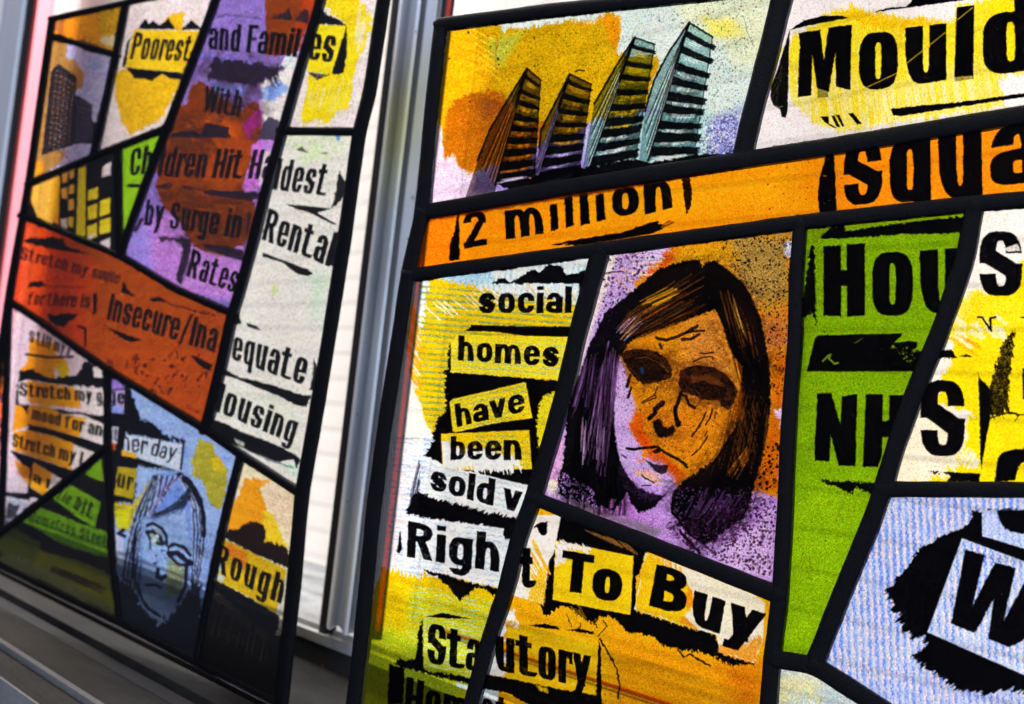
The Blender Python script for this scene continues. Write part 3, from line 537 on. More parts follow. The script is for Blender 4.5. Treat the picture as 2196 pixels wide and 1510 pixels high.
# face
eye = (.07, .045, .03)
blk(A8([(570, 990), (620, 950), (720, 935), (850, 955), (940, 1010), (985, 1090), (985, 1160), (940, 1190), (850, 1210), (745, 1225), (690, 1180), (640, 1120)]), 2, 5, .97, col=eye)
streaks(*A8([(690, 1010), (760, 1110), (900, 1030), (960, 1140)]), 14, [(.42, .24, .08), (.30, .17, .07)], 3, .7, 70)
line(A8([(690, 1015), (780, 1005), (880, 1050), (950, 1120)]), 3, (.75, .46, .12), op=.8)
blk(A8([(1050, 1115), (1120, 1080), (1200, 1070), (1330, 1088), (1400, 1130), (1470, 1190), (1520, 1280), (1490, 1370), (1440, 1430), (1380, 1400), (1370, 1350), (1240, 1352), (1160, 1315), (1075, 1290), (1035, 1230)]), 2, 5, .97, col=eye)
poly(A8([(1140, 1160), (1250, 1150), (1360, 1180), (1420, 1230), (1380, 1250), (1250, 1200), (1150, 1210)]), (.45, .24, .09), 3, 5, 4, .7)
streaks(*A8([(1120, 1220), (1280, 1330), (1250, 1200), (1450, 1330)]), 12, [(.36, .20, .07), (.26, .15, .06)], 3, .7, 71)
def smudge(pts, col, op, feather=22, seed=0): poly(pts, col, 6, 12, feather, op, None, .2, 'mix', lambda X, Y: np.clip(fb(X, Y, 7, seed)*2.4 - .45, 0, 1))
smudge(A8([(600, 900), (980, 940), (1060, 1060), (1010, 1240), (850, 1290), (640, 1260), (560, 1060)]), (.30, .14, .05), .55, 26, 1)
smudge(A8([(1000, 1060), (1250, 1020), (1480, 1120), (1570, 1300), (1480, 1470), (1200, 1430), (1010, 1350)]), (.30, .14, .05), .55, 26, 2)
smudge(A9([(700, 60), (960, 60), (1080, 200), (1040, 340), (860, 360), (760, 250)]), (.40, .18, .05), .35, 30, 3)
smudge(A9([(1380, 200), (1520, 60), (1480, 260), (1300, 520), (1150, 620), (1120, 540), (1300, 380)]), (.30, .13, .04), .5, 20, 4)
smudge(A8([(1340, 640), (1500, 1000), (1440, 1060), (1330, 900), (1270, 700)]), (.32, .15, .06), .5, 24, 5)
smudge(A9([(560, 520), (760, 700), (960, 740), (960, 800), (760, 790), (600, 660)]), (.34, .16, .42), .5, 24, 6)
blk(A8([(640, 1010), (760, 985), (880, 1030), (950, 1120), (900, 1185), (760, 1190), (680, 1120)]), 3, 5, .55, col=eye); blk(A8([(1110, 1230), (1240, 1190), (1420, 1260), (1440, 1330), (1250, 1335)]), 3, 5, .6, col=eye)
line(A8([(740, 1100), (745, 1130)]), 7, (.10, .25, .42), op=.7); hatch(*A8([(900, 1440), (700, 1540), (980, 1500), (800, 1600)]), 5, (.45, .2, .05), 3, .4, seed=171)
poly(A9([(640, 200), (760, 250), (820, 340), (900, 400), (1000, 500), (1080, 600), (1000, 640), (880, 500), (760, 420), (700, 320)]), (.74, .24, .03), 7, 8, 12, .6, (40, 10, 3), .15)
poly(A8([(1500, 1300), (1560, 1200), (1560, 1500), (1480, 1500)]) , (.62, .30, .04), 5, 8, 12, .5)
bl = (.10, .05, .03)
for q, w_ in (([(862, 850), (940, 866), (1030, 838), (1110, 800), (1190, 752)], 7), ([(1068, 862), (1140, 858), (1205, 820)], 6), ([(1080, 815), (1150, 795), (1245, 790)], 5), ([(1215, 972), (1260, 975), (1320, 965)], 3.5), ([(1155, 1042), (1230, 1005), (1310, 1000), (1315, 1020)], 3), ([(890, 900), (900, 930)], 6)):
    line(A8(q), w_, bl, taper=False, op=.85, rough=1.2)
for q, w_ in (([(740, 1370), (840, 1315), (872, 1240)], 2.5), ([(745, 1380), (860, 1330)], 2), ([(850, 1425), (910, 1375)], 12), ([(1060, 1290), (1030, 1380), (1008, 1440), (1030, 1560)], 8), ([(1070, 1310), (1100, 1320), (1125, 1390), (1170, 1415)], 6), ([(620, 1240), (650, 1150)], 7), ([(632, 1330), (655, 1250)], 5)):
    line(A8(q), w_, (.06, .04, .04), op=.9, rough=1.2)
blk(A9([(820, 185), (850, 150), (895, 150), (915, 200), (950, 215), (1005, 185), (1015, 260), (960, 285), (900, 305), (860, 270)]), 3, 4, .95, (50, 4, 2), col=eye)
for q, w_ in (([(800, 145), (850, 92)], 9), ([(1010, 50), (1020, 120), (1045, 190)], 8), ([(1030, 190), (1060, 175), (1050, 165)], 2.5), ([(1145, 285), (1200, 215), (1235, 150), (1262, 95)], 4), ([(1260, 190), (1295, 130), (1310, 70)], 3.5), ([(1150, 440), (1220, 375), (1275, 285)], 3), ([(1250, 280), (1270, 245)], 3), ([(1340, 90), (1330, 140)], 2.5), ([(1500, 235), (1440, 320), (1360, 450), (1290, 550)], 6), ([(622, 385), (690, 390), (780, 378), (868, 370), (930, 420), (1020, 465), (1070, 495), (1105, 535)], 6), ([(640, 388), (690, 398), (720, 382)], 5), ([(850, 410), (880, 400)], 9), ([(740, 600), (775, 630), (840, 660)], 3), ([(740, 685), (815, 680)], 2.5), ([(590, 440), (615, 462)], 3)):
    line(A9(q), w_, (.06, .04, .05), op=.92, rough=1.2)
blk(A9([(752, 470), (850, 515), (900, 515), (955, 520), (940, 580), (905, 598), (850, 570), (800, 510)]), 1.5, 4, .9, col=(.10, .07, .12))
hatch(*A8([(430, 760), (960, 300), (330, 1000), (600, 640)]), 16, (.08, .05, .08), 1.6, .8, seed=181, rough=2)
hatch(*A8([(1430, 300), (1760, 1000), (1560, 380), (1830, 1200)]), 14, (.09, .05, .04), 1.5, .75, seed=182, rough=2)
hatch(*A9([(1480, 760), (1240, 1200), (1700, 720), (1500, 1130)]), 18, (.12, .05, .14), 1.6, .7, seed=183, rough=3)
hatch(*A9([(1490, 260), (1180, 640), (1560, 330), (1300, 700)]), 14, (.10, .05, .03), 2.2, .75, seed=184, rough=2)
for i in range(26):
    g_ = np.random.RandomState(900+i); x, y = g_.uniform(720, 1400), g_.uniform(1250, 1900); line(A8([(x, y), (x + g_.uniform(10, 40), y - g_.uniform(30, 90))]), 1.1, (.25, .10, .03), op=.45, rough=1)
allp = A8([(480, 130), (1960, -10), (1830, 2380), (60, 1700)])
speck(allp, 2600, .45, 1.5, (.08, .05, .06), .8, 81)
speck(A8([(1350, 60), (1950, 0), (1900, 1300), (1750, 900), (1500, 300)]), 1300, .5, 2.6, (.12, .08, .06), .8, 82)
speck(A9([(900, 1000), (1840, 740), (1790, 1430), (1150, 1220)]), 1500, .6, 3.2, (.16, .05, .14), .8, 83)
speck(A8([(480, 130), (900, 140), (500, 700), (350, 800)]), 420, .6, 3.0, (.14, .06, .2), .8, 84)
speck(A9([(1690, 300), (1860, 300), (1830, 760), (1680, 700)]), 90, 1, 4, (.08, .05, .03), .9, 85)
speck(A8([(1450, 400), (1600, 450), (1900, 1300), (1780, 1300)]), 300, 1, 3, (.1, .06, .03), .8, 86)
line(A8([(430, 330), (500, 315), (580, 310), (600, 320)]), 3, op=.7); line(A8([(1565, 290), (1580, 380)]), 1.5, op=.6); line(A8([(1600, 220), (1640, 320)]), 1.5, op=.6); line(A8([(1700, 300), (1740, 420)]), 1.3, op=.5)
end()

# ---- To Buy / Statutory
begin('to_buy', V2[4:] + [(1640, 1605)] + V3[7:5:-1] + [(1384, 1163)], (.88, .63, .03), .10)
poly(H4([(500, 950), (1700, 1180), (1700, 1800), (300, 1800), (500, 1400)]), (.84, .54, .03), 6, 30, 50, .9)
poly(H4([(1400, 1150), (1720, 1200), (1720, 1800), (1550, 1800)]), (.78, .42, .02), 5, 20, 50, .85)
blk(H4([(-60, 40), (100, -10), (450, 0), (800, 200), (780, 290), (700, 500), (690, 740), (1350, 950), (1370, 1085), (1660, 1185), (1650, 1200), (1450, 1195), (1300, 1120), (1150, 1080), (1000, 1060), (900, 1030), (820, 960), (740, 935), (640, 950), (600, 900), (540, 830), (480, 800), (430, 800), (350, 850), (290, 850), (230, 790), (180, 740), (100, 700), (20, 760), (-40, 800), (-90, 700)]), 4, 7, .985, (75, 6, 3))
hatch(*H4([(280, 90), (380, 160), (600, 200), (720, 310)]), 22, (.62, .42, .2), 3, .6, seed=91)
hatch(*H4([(80, 690), (230, 900), (220, 700), (330, 880)]), 7, (.86, .62, .08), 4, .7, seed=92)
poly([(1138, 1105), (1204, 1105), (1186, 1190), (1178, 1200), (1165, 1297), (1098, 1276), (1118, 1190)], (.95, .92, .88), 1, 6)
hatch((1140, 1150), (1180, 1230), (1110, 1230), (1160, 1300), 16, (.93, .66, .08), 4, .95, seed=93); poly([(1150, 1230), (1175, 1210), (1165, 1297), (1130, 1287)], (.92, .68, .06), 3, 6, 4, .8, (60, 8, 3))
letter('t', G5([(800, 148), (888, 150), (880, 345), (796, 335)]), (.61, .30, .19, .765, 2.5)); poly(G5([(868, 50), (900, 20), (940, 22), (930, 88), (905, 84), (885, 50)]), BLK, 2, 4)
st = H4([(45, 185), (360, 250), (675, 312), (650, 787), (330, 730), (20, 665)])
poly(st, (.93, .75, .06), 1, 6); poly(H4([(45, 185), (330, 240), (330, 280), (110, 260), (110, 360), (40, 400)]), (.96, .94, .92), 3, 6, 1.5, 1, (55, 12, 3))
letter('T', H4([(103, 262), (360, 308), (332, 625), (72, 592)]), HB); letter('o', H4([(350, 398), (592, 440), (572, 690), (332, 655)]), HB)
bu = H4([(770, 285), (1040, 380), (1640, 620), (1738, 690), (1720, 1000), (1650, 1180), (1370, 1088), (1350, 952), (1000, 850), (680, 745)])
poly(bu, (.93, .88, .76), 1, 6, var=.04)
poly(H4([(770, 285), (860, 310), (1130, 560), (1170, 700), (1080, 800), (1180, 900), (1000, 850), (680, 745)]), (.93, .72, .06), 3, 6, 1.6, 1, (70, 10, 3))
hatch(*H4([(880, 300), (870, 380), (1040, 370), (1050, 460)]), 7, (.90, .58, .04), 6, .95, seed=94)
poly(H4([(1130, 560), (1170, 690), (1110, 760), (1090, 640)]), (.90, .52, .05), 4, 5, 3, .9); poly(H4([(1080, 800), (1040, 850), (1200, 905), (1150, 860)]), (.86, .52, .08), 3, 5, 3, .9)
poly(H4([(1370, 1020), (1420, 1040), (1560, 1040), (1600, 990), (1690, 950), (1720, 1000), (1650, 1180), (1372, 1088)]), (.90, .58, .16), 3, 5, 3, .95, (60, 9, 3))
letter('B', H4([(862, 378), (1128, 440), (1092, 800), (800, 715)]), HB); letter('u', H4([(1168, 588), (1422, 676), (1372, 945), (1122, 858)]), HB); letter('y', H4([(1462, 690), (1752, 782), (1668, 1130), (1375, 1035)]), HB)
hatch(*H4([(1560, 1060), (1720, 830), (1580, 1070), (1735, 850)]), 5, (.85, .85, .85), 2, .8, seed=95)
poly(G5([(620, 520), (700, 470), (780, 450), (800, 540), (720, 600), (730, 760), (650, 790)]), (.95, .92, .88), 4, 7, 2, 1, (65, 12, 3))
hatch(*G5([(720, 470), (760, 600), (800, 500), (700, 600)]), 9, (.92, .55, .06), 4, .9, seed=96)
poly(G5([(740, 530), (1182, 590), (1172, 865), (900, 820), (740, 790)]), (.93, .69, .05), .8, 8)
poly(G5([(620, 820), (720, 840), (720, 905), (600, 905)]), (.80, .84, .90), 2, 6); poly(G5([(700, 830), (820, 860), (840, 960), (700, 960)]), (.92, .62, .04), 3, 6, 2, 1, (60, 6, 3))
blk(G5([(600, 755), (720, 775), (960, 825), (1172, 865), (1185, 590), (1196, 640), (1200, 905), (1500, 1000), (1400, 1100), (840, 905), (740, 850), (600, 825)]), 2, 6, .98)
poly(G5([(650, 640), (740, 660), (740, 700), (650, 720)]), (.9, .9, .9), 2, 5)
blk(G5([(845, 522), (920, 515), (985, 528), (995, 545), (900, 535)]), 1.5, 4); blk(G5([(1030, 546), (1100, 540), (1160, 555), (1165, 566)]), 1.5, 4)
word('utory', G5([(682, 536), (1150, 642), (1148, 828), (684, 740)]), HVY, .055)
word('et', G5([(620, 840), (760, 880), (740, 1050), (610, 1010)]), HVY, .1)
for q in ([(400, 980), (480, 1110), (540, 1230), (560, 1350), (550, 1470)], [(130, 780), (170, 880)], [(390, 965), (460, 880), (430, 830)], [(1040, 1070), (1080, 1130), (1130, 1105), (1200, 1150), (1260, 1190), (1290, 1195)], [(230, 900), (250, 850)], [(380, 890), (350, 850), (360, 870)]): line(H4(q), 4 if len(q) > 4 else 2, op=.85, rough=2.5)
speck(H4([(300, 1300), (1000, 1500), (300, 1600)]), 40, .6, 3, (.5, .4, .05), .6, 97)
hatch(*G5([(880, 810), (900, 840), (930, 830), (940, 850)]), 4, (.90, .72, .1), 5, .9, seed=98)
end()

# ---- green HOU / NH
begin('green', [NODE['N3'], NODE['N4']] + V4[1:] + [(1655, 1412)] + V3[6:0:-1], (.41, .57, .01), .07)
poly([(1690, 480), (1730, 480), (1722, 800), (1690, 1100), (1672, 1400), (1650, 1410)], (.30, .42, .02), 2, 10, 14, .8)
poly([(1690, 1060), (1880, 1020), (1780, 1380), (1670, 1400)], (.47, .63, .02), 8, 26, 50, .7, None, .1)
for i in range(7):
    g_ = np.random.RandomState(720+i); x, y = g_.uniform(1700, 1850), g_.uniform(1030, 1330); line([(x, y), (x + g_.uniform(-30, 30), y + g_.uniform(20, 70))], 1.1, (.25, .36, .01), op=.5, rough=3)
blk(E6([(457, 690), (470, 660), (545, 600), (665, 572), (670, 626), (900, 590), (1250, 545), (1640, 500), (1620, 640), (1300, 648), (1010, 660), (800, 675)]), 3, 6, .99, (10, 5, 3))
poly(E6([(390, 400), (1600, 380), (1640, 470), (1500, 470), (1000, 520), (670, 572), (540, 585), (430, 600), (380, 600)]), (.07, .08, .03), 2, 8); poly(E6([(668, 575), (1000, 525), (1500, 470), (1600, 475), (1600, 500), (1200, 548), (900, 585), (672, 625)]), (.42, .52, .02), 1, 7, 3, .95)
poly(E6([(395, 610), (450, 600), (540, 595), (480, 660), (460, 700), (400, 740)]), (.40, .50, .03), 2, 6, 3, .9)
blk(E6([(385, 745), (415, 740), (425, 1000), (432, 1260), (440, 1412), (425, 1350), (400, 1280), (340, 1335), (300, 1300), (370, 900)]), 2.5, 6, .97, (20, 4, 3))
for q in ([(490, 748), (632, 740), (634, 942), (678, 942), (678, 732), (826, 722), (828, 1308), (680, 1318), (680, 1072), (636, 1072), (634, 1318), (490, 1308)],): blk(E6(q), 1.2, 5)
for ch, q, st_ in (('o', [(880, 798), (1220, 795), (1218, 1310), (885, 1315)], FAT), ('u', [(1268, 785), (1625, 760), (1640, 1290), (1272, 1300)], FAT)): letter(ch, E6(q), st_)
blk(K7([(355, 365), (420, 100), (440, 78), (460, 72), (1130, 55), (1120, 75), (1068, 132), (1180, 118), (1250, 128), (1252, 160), (1225, 185), (1320, 210), (1260, 365)]), 1.2, 5, .99)
hatch(*K7([(735, 140), (820, 90), (740, 135), (822, 88)]), 2, (.35, .45, .03), 1.5, .8, seed=101); line(K7([(485, 282), (530, 235), (550, 228), (535, 260), (580, 305), (612, 295)]), 3, (.42, .55, .04), rough=1)
speck(K7([(1000, 150), (1280, 180), (1240, 300), (1180, 300)]), 40, .6, 3, (.4, .5, .04), .8, 102)
poly(K7([(440, 540), (560, 535), (562, 560), (440, 560)]), (.3, .36, .05), 1, 5); 
blk(K7([(442, 545), (555, 540), (628, 795), (638, 565), (765, 548), (750, 1132), (612, 1128), (550, 875), (540, 1090), (420, 1088), (418, 980)]), 1.4, 5)
blk(K7([(832, 548), (972, 550), (970, 766), (1018, 764), (1024, 560), (1180, 550), (1170, 1145), (962, 1140), (1000, 1000), (1016, 898), (968, 900), (962, 1060), (930, 1140), (808, 1138)]), 1.4, 5)
blk(K7([(460, 1245), (600, 1250), (912, 1265), (880, 1352), (800, 1325), (760, 1308), (720, 1348), (680, 1345), (640, 1325), (590, 1295), (540, 1290), (500, 1262)]), 3, 4, .97, (80, 4, 2))
speck([(1700, 500), (2050, 480), (1900, 1100), (1690, 1400)], 60, .5, 2, (.1, .15, .02), .7, 103)
end()

# ---- S / S
begin('yellow_s', [NODE['N4'], NODE['OR'], (2335, 1052), (1893, 1048)] + V4[4:0:-1], (.945, .90, .865), .03)
poly(E6([(1700, 1110), (1900, 1130), (2070, 1050), (2110, 850), (2600, 700), (2600, 3200), (1000, 3200)]), (.94, .81, .03), 3, 9, 2, 1, (60, 14, 4), .07)
poly(E6([(1600, 1165), (1720, 1120), (2110, 1180), (2110, 1400), (1700, 1500), (1480, 1500)]), (.93, .82, .10), 5, 14, 20, .8)
for i in range(12):
    g_ = np.random.RandomState(110+i); x, y = g_.uniform(1530, 1950), g_.uniform(1300, 1520); line(E6([(x, y), (x+g_.uniform(40, 90), y+g_.uniform(40, 90))]), g_.uniform(6, 15), (.95, .90, .76), op=.75, rough=4, taper=False)
for i in range(6):
    g_ = np.random.RandomState(130+i); x, y = g_.uniform(1500, 1700), g_.uniform(60, 180); line(K7([(x, y), (x+100, y+60)]), 7, (.92, .62, .03), op=.6, rough=4)
poly(K7([(1290, 640), (1500, 650), (1640, 670), (1700, 690), (1650, 790), (1640, 1000), (1560, 1100), (1500, 1200), (1000, 1300), (1100, 1000)]), (.94, .88, .76), 3, 7, 2, 1, (55, 20, 3.5))
hatch(*K7([(1660, 980), (1500, 1180), (1760, 1040), (1700, 1180)]), 9, (.94, .92, .90), 5, .95, seed=141)
hatch(*K7([(1480, 720), (1700, 690), (1560, 820), (1660, 700)]), 8, (.94, .92, .90), 5, .8, seed=142)
letter('S', E6([(1752, 628), (2100, 632), (2108, 1152), (1752, 1155)]), FAT); letter('S', K7([(1275, 435), (1640, 440), (1642, 1058), (1275, 1050)]), FAT)
poly(E6([(1960, 760), (2060, 730), (2090, 785), (1970, 792)]), (.75, .73, .72), 1, 5)
blk(K7([(1380, 180), (1450, 195), (1530, 185), (1560, 240), (1580, 255), (1420, 255)]), 2, 4); blk(K7([(1590, 245), (1650, 225), (1700, 250)]), 1, 4)
blk(K7([(1742, 370), (1760, 430), (1800, 455), (1850, 520), (1855, 640), (1842, 740), (1820, 850), (1785, 1060), (1768, 1165), (1758, 1050), (1752, 700)]), 1.5, 5)
poly(K7([(2035, 10), (2020, 200), (1990, 500), (1985, 690), (1930, 720), (1840, 742), (1835, 500), (1880, 300), (1930, 160), (1990, 60)]), (.10, .085, .02), 4, 5, 3, .97, (70, 10, 3))
speck(K7([(1980, 80), (2030, 50), (1990, 660), (1850, 700), (1860, 350)]), 260, .8, 2.6, (.50, .42, .05), .6, 143)
line(K7([(1850, 745), (1990, 700), (2110, 720)]), 4, op=.8, rough=3); line(K7([(1990, 690), (2080, 715), (2040, 770)]), 3, op=.8, rough=2)
line(E6([(1740, 1322), (1775, 1325), (1820, 1390), (1850, 1435), (1840, 1330), (1880, 1325)]), 5, rough=1.5); blk(E6([(2080, 1318), (2500, 1310), (2500, 1330), (2090, 1330)]), 1, 4); blk(K7([(2100, 340), (2500, 300), (2500, 600), (2105, 590)]), 1, 4)
blk(K7([(1878, 1260), (1885, 1150), (1905, 1060), (1960, 1010), (2050, 995), (2600, 990), (2600, 1090), (2110, 1100), (2070, 1140), (2040, 1250)]), 2, 6)
blk(K7([(1450, 1175), (1600, 1182), (1762, 1190), (1750, 1260), (1480, 1260), (1520, 1215)]), 1.5, 5); speck(K7([(1330, 1170), (1450, 1175), (1450, 1200), (1330, 1190)]), 16, .8, 3, BLK, .9, 144)
end()

# ---- blue W
begin('blue_w', [(1893, 1048), (2335, 1052), (2335, 1610), (2015, 1610), (1880, 1515), (1745, 1425)] + V4[7:5:-1], (.66, .72, .90), .04)
area_ = [(1700, 1040), (2340, 1040), (2340, 1610), (1700, 1610)]
stripes(area_, 88, 15, .62, (.48, .58, .88), .7, None, 3, 3); stripes(area_, 88, 15, .46, (.30, .43, .84), .95, 15, 3, 3)
stripes(area_, 87, 15, .40, (.86, .78, .74), .95, 44, 3, 3)
blk(M3([(1690, -60), (1680, 10), (1650, 60), (1560, 112), (1440, 140), (1380, 195), (1310, 225), (1250, 270), (1210, 330), (1170, 400), (1120, 440), (1090, 500), (1040, 560), (975, 596), (1010, 640), (1060, 700), (1030, 760), (1110, 790), (1060, 850), (1130, 850), (1120, 910), (1180, 940), (1215, 990), (1300, 950), (1330, 1040), (1200, 1120), (1280, 1190), (1330, 1240), (1430, 1290), (1500, 1350), (1600, 1400), (1700, 1400), (1800, 1440), (1850, 1420), (1950, 1390), (2500, 1500), (2500, -60)]), 4, 6, .99, (-38, 13, 3))
sq = M3([(1612, 168), (2160, 372), (2600, 540), (2600, 1480), (2150, 1290), (1332, 928)])
poly(sq, (.66, .73, .91), .5, 6); stripes(sq, 88, 15, .46, (.30, .43, .84), .95, 15, 3, 3); stripes(sq, 87, 15, .38, (.93, .86, .80), .9, 44, 3, 3)
sq2 = M3([(1772, -60), (1778, 150), (1850, 170), (2150, 262), (2600, 400), (2600, -60)]); poly(sq2, (.67, .73, .91), .8, 5); stripes(sq2, 88, 15, .4, (.40, .54, .90), .9, 15, 3, 3)
blk(M3([(1640, 255), (1795, 305), (1698, 714), (1878, 362), (2048, 408), (1950, 832), (2140, 480), (2300, 500), (2150, 960), (2040, 1035), (1985, 1048), (1822, 980), (1868, 665), (1730, 915), (1700, 932), (1522, 858)]), 1.5, 7)
blk(M3([(1900, -60), (1910, 20), (1950, 80), (2010, 118), (2110, 132), (2600, 140), (2600, -60)]), 2, 6)
speck(M3([(500, 1130), (560, 1150), (540, 1170), (510, 1150)]), 6, 1, 3, BLK, .9, 150)
end()

begin('pale_blue', [(1655, 1412), (1745, 1425), (1880, 1515), (2015, 1610), (1640, 1605)], (.68, .74, .75), .12)
poly(M3([(120, 1280), (420, 1300), (500, 1500), (120, 1600)]), (.86, .82, .50), 8, 14, 30, .6); poly(M3([(200, 1400), (500, 1400), (900, 1700), (150, 1700)]), (.52, .68, .84), 10, 8, 20, .5, tex=lambda X, Y: np.clip(fb(X, Y, 7, 5)*4 - 1.6, 0, 1))
end()
#LEFT
LB = [(110, 40), (60, 395), (22, 610), (-20, 900), (-62, 1180)]
RBL = [(835, -100), (820, 0), (790, 200), (768, 282), (735, 520), (697, 760), (668, 930), (645, 1060), (628, 1250), (612, 1400), (600, 1512)]
D1 = [(472, -40), (461, 0), (408, 140), (357, 274), (312, 390), (262, 527), (255, 548)]
D2 = [(705, -80), (686, 0), (638, 160), (603, 285), (573, 390), (541, 520), (505, 650), (497, 670), (476, 770), (440, 918)]
OU = [(45, 462), (130, 496), (255, 548), (380, 622), (497, 672)]
OL = [(18, 645), (100, 700), (185, 762), (228, 792), (330, 855), (440, 922)]
BOT = [(-62, 1180), (0, 1212), (125, 1272), (256, 1335), (420, 1420), (600, 1512)]
KV = [(228, 792), (230, 958), (238, 1180), (256, 1335)]
NV = [(515, 975), (484, 1095), (458, 1215), (436, 1330), (420, 1420)]
begin('amber_corner', [(110, 40), (268, 6), (247, 117), (105, 76)], (.82, .58, .06), .1)
poly(a1([(430, 180), (620, 130), (640, 330), (430, 260)]), (.93, .56, .08), 4, 10, 10); poly(a1([(430, 170), (520, 160), (520, 290), (420, 250)]), (.70, .42, .20), 3, 9, 10)
poly(a1([(690, 130), (780, 110), (800, 300), (700, 300)]), (.96, .62, .02), 3, 8, 8); poly(a1([(780, 100), (1000, 60), (960, 300), (820, 300)]), (.78, .62, .02), 4, 9, 8)
poly(a1([(800, 320), (860, 290), (960, 280), (930, 390), (820, 350)]), (.86, .82, .62), 3, 6, 4)
end()
begin('block_flats', [(105, 76), (247, 117), (200, 335), (60, 395)], (.68, .70, .92), .05)
poly(a1([(380, 300), (550, 330), (540, 480), (600, 480), (690, 600), (660, 700), (560, 760), (440, 1180), (520, 1230), (500, 1320), (220, 1480), (200, 1440)]), (.66, .50, .24), 4, 8, 4)
poly(a1([(230, 1300), (350, 1310), (350, 1400), (200, 1480)]), (.96, .60, .10), 3, 8, 8)
poly(a1([(740, 480), (800, 470), (830, 560), (750, 560)]), (.50, .62, .92), 3, 8, 10, .7)
blk(a1([(412, 580), (440, 545), (480, 520), (620, 625), (615, 780), (640, 775), (748, 850), (745, 985), (795, 992), (760, 1160), (600, 1170), (335, 1262)]), 1.5, 5, .93, col=(.13, .12, .17))
for i in range(5):
    for j in range(15):
        x = 452 + 34*i - 4*j; y = 590 + 42*j + 20*i - (30 if i == 0 else 0)
        poly(a1([(x, y), (x+17, y+6), (x+14, y+24), (x-2, y+18)]), (.58, .44, .27) if (i*7+j) % 3 else (.45, .38, .32), .4, 4, 1.2, .85)
for i in range(4):
    for j in range(9):
        x = 645 + 26*i - 4*j; y = 815 + 38*j + 12*i; poly(a1([(x, y), (x+13, y+4), (x+11, y+18), (x-2, y+14)]), (.48, .46, .62), .4, 4, 1.2, .8)
end()
begin('poorest', [(268, 6), (472, -40)] + D1[1:4] + [(200, 335), (247, 117)], (.86, .81, .83), .03)
ye = (.84, .66, .04)
poly(a1([(930, 610), (1000, 560), (1480, 640), (1430, 740), (1370, 820), (1300, 970), (1180, 1030), (1060, 1097), (980, 980), (930, 760)]), ye, 4, 8, 2, 1, (60, 6, 4))
poly(a1([(1300, 190), (1400, 110), (1495, 88), (1480, 240), (1400, 250)]), ye, 4, 6, 2)
blk(a1([(1118, 238), (1140, 190), (1175, 150), (1210, 195), (1240, 160), (1290, 205), (1330, 180), (1365, 145), (1420, 238)]), 1.5, 4); blk(a1([(1468, 242), (1550, 160), (1640, 240)]), 1.5, 4)
poly(a1([(1085, 240), (1640, 255), (1500, 590), (1010, 548)]), (.88, .72, .08), 1, 6)
blk(a1([(1085, 290), (1050, 330), (1015, 545), (990, 540), (1030, 330)]), 2, 5)
blk(a1([(1020, 548), (1500, 592), (1480, 640), (1390, 640), (1310, 600), (1235, 655), (1170, 640), (1090, 635)]), 1.5, 5)
word('Poorest', a1([(1095, 262), (1585, 290), (1535, 498), (1050, 478)]), COND, .06)
end()
begin('yellow_windows', [(60, 395), (200, 335), (252, 314)] + [(252, 400), (255, 548), (130, 496), (45, 462)], (.07, .055, .05), .1)
oo, yl, wh = (.95, .70, .25), (.90, .80, .12), (.86, .82, .84)
for q, c in (([(230, 60), (480, -20), (470, 60), (420, 380), (300, 320), (255, 200)], oo), ([(430, 20), (485, -5), (475, 385), (410, 355)], (.93, .66, .05)), ([(200, 160), (250, 150), (240, 230), (210, 200)], (.9, .5, .1)),
             ([(500, -40), (550, -60), (545, 35), (505, 50)], oo), ([(560, -65), (600, -80), (600, 5), (562, 15)], oo), ([(497, 95), (545, 80), (545, 175), (497, 170)], oo), ([(558, 70), (600, 55), (600, 130), (558, 140)], oo), ([(553, 180), (597, 175), (597, 262), (553, 270)], oo), ([(490, 340), (540, 330), (545, 420), (495, 400)], (.94, .88, .8)), ([(553, 325), (597, 318), (590, 410), (550, 395)], (.95, .75, .15)),
             ([(635, -70), (695, -90), (690, 480), (615, 462)], yl), ([(712, 105), (795, 78), (790, 175), (712, 190)], yl), ([(710, 240), (788, 212), (785, 330), (710, 350)], yl), ([(808, 195), (892, 165), (890, 290), (808, 320)], yl), ([(705, 400), (785, 368), (785, 480), (705, 515)], yl), ([(808, 350), (895, 325), (892, 440), (805, 465)], yl), ([(715, 470), (780, 455), (720, 515)], wh), ([(815, 520), (893, 490), (890, 590), (805, 545)], wh), ([(835, -90), (900, -125), (895, -20), (825, 0)], wh)):
    poly(b1(q), c, 1, 4)
end()
begin('green_ch', [(252, 314)] + [(357, 274), (312, 390), (262, 527), (255, 548), (252, 400)], (.50, .72, .04), .05)
word('Ch', a1([(1060, 1205), (1260, 1170), (1215, 1400), (1050, 1425)]), COND, .055); blk(b1([(1020, 70), (1060, 55), (1180, 60), (1150, 85), (1050, 85)]), 1, 4); poly(b1([(940, 0), (1000, 0), (985, 480), (940, 520)]), (.3, .45, .02), 2, 8, 8, .8)
end()
begin('purple', D1[:1] + [D2[0]] + D2[1:7] + [(497, 672), (380, 622), (262, 552)] + D1[-2:0:-1], (.50, .41, .74), .09)
rust = (.47, .20, .02)
poly([(540, 230), (640, 150), (600, 300), (575, 390), (545, 500), (500, 640), (300, 620), (300, 500)], (.68, .46, .82), 5, 14, 14)
poly([(262, 552), (285, 500), (320, 480), (330, 620), (280, 600)], (.56, .48, .86), 4, 12, 20)
poly(e1_([(640, -20), (1060, -20), (985, 180), (900, 420), (840, 450), (740, 460), (640, 440), (640, 200)]), rust, 3, 7, 2, 1, (75, 6, 4)); poly(e1_([(940, -20), (1060, -20), (900, 420), (830, 460), (900, 200)]), (.66, .22, .03), 4, 7, 8, .9)
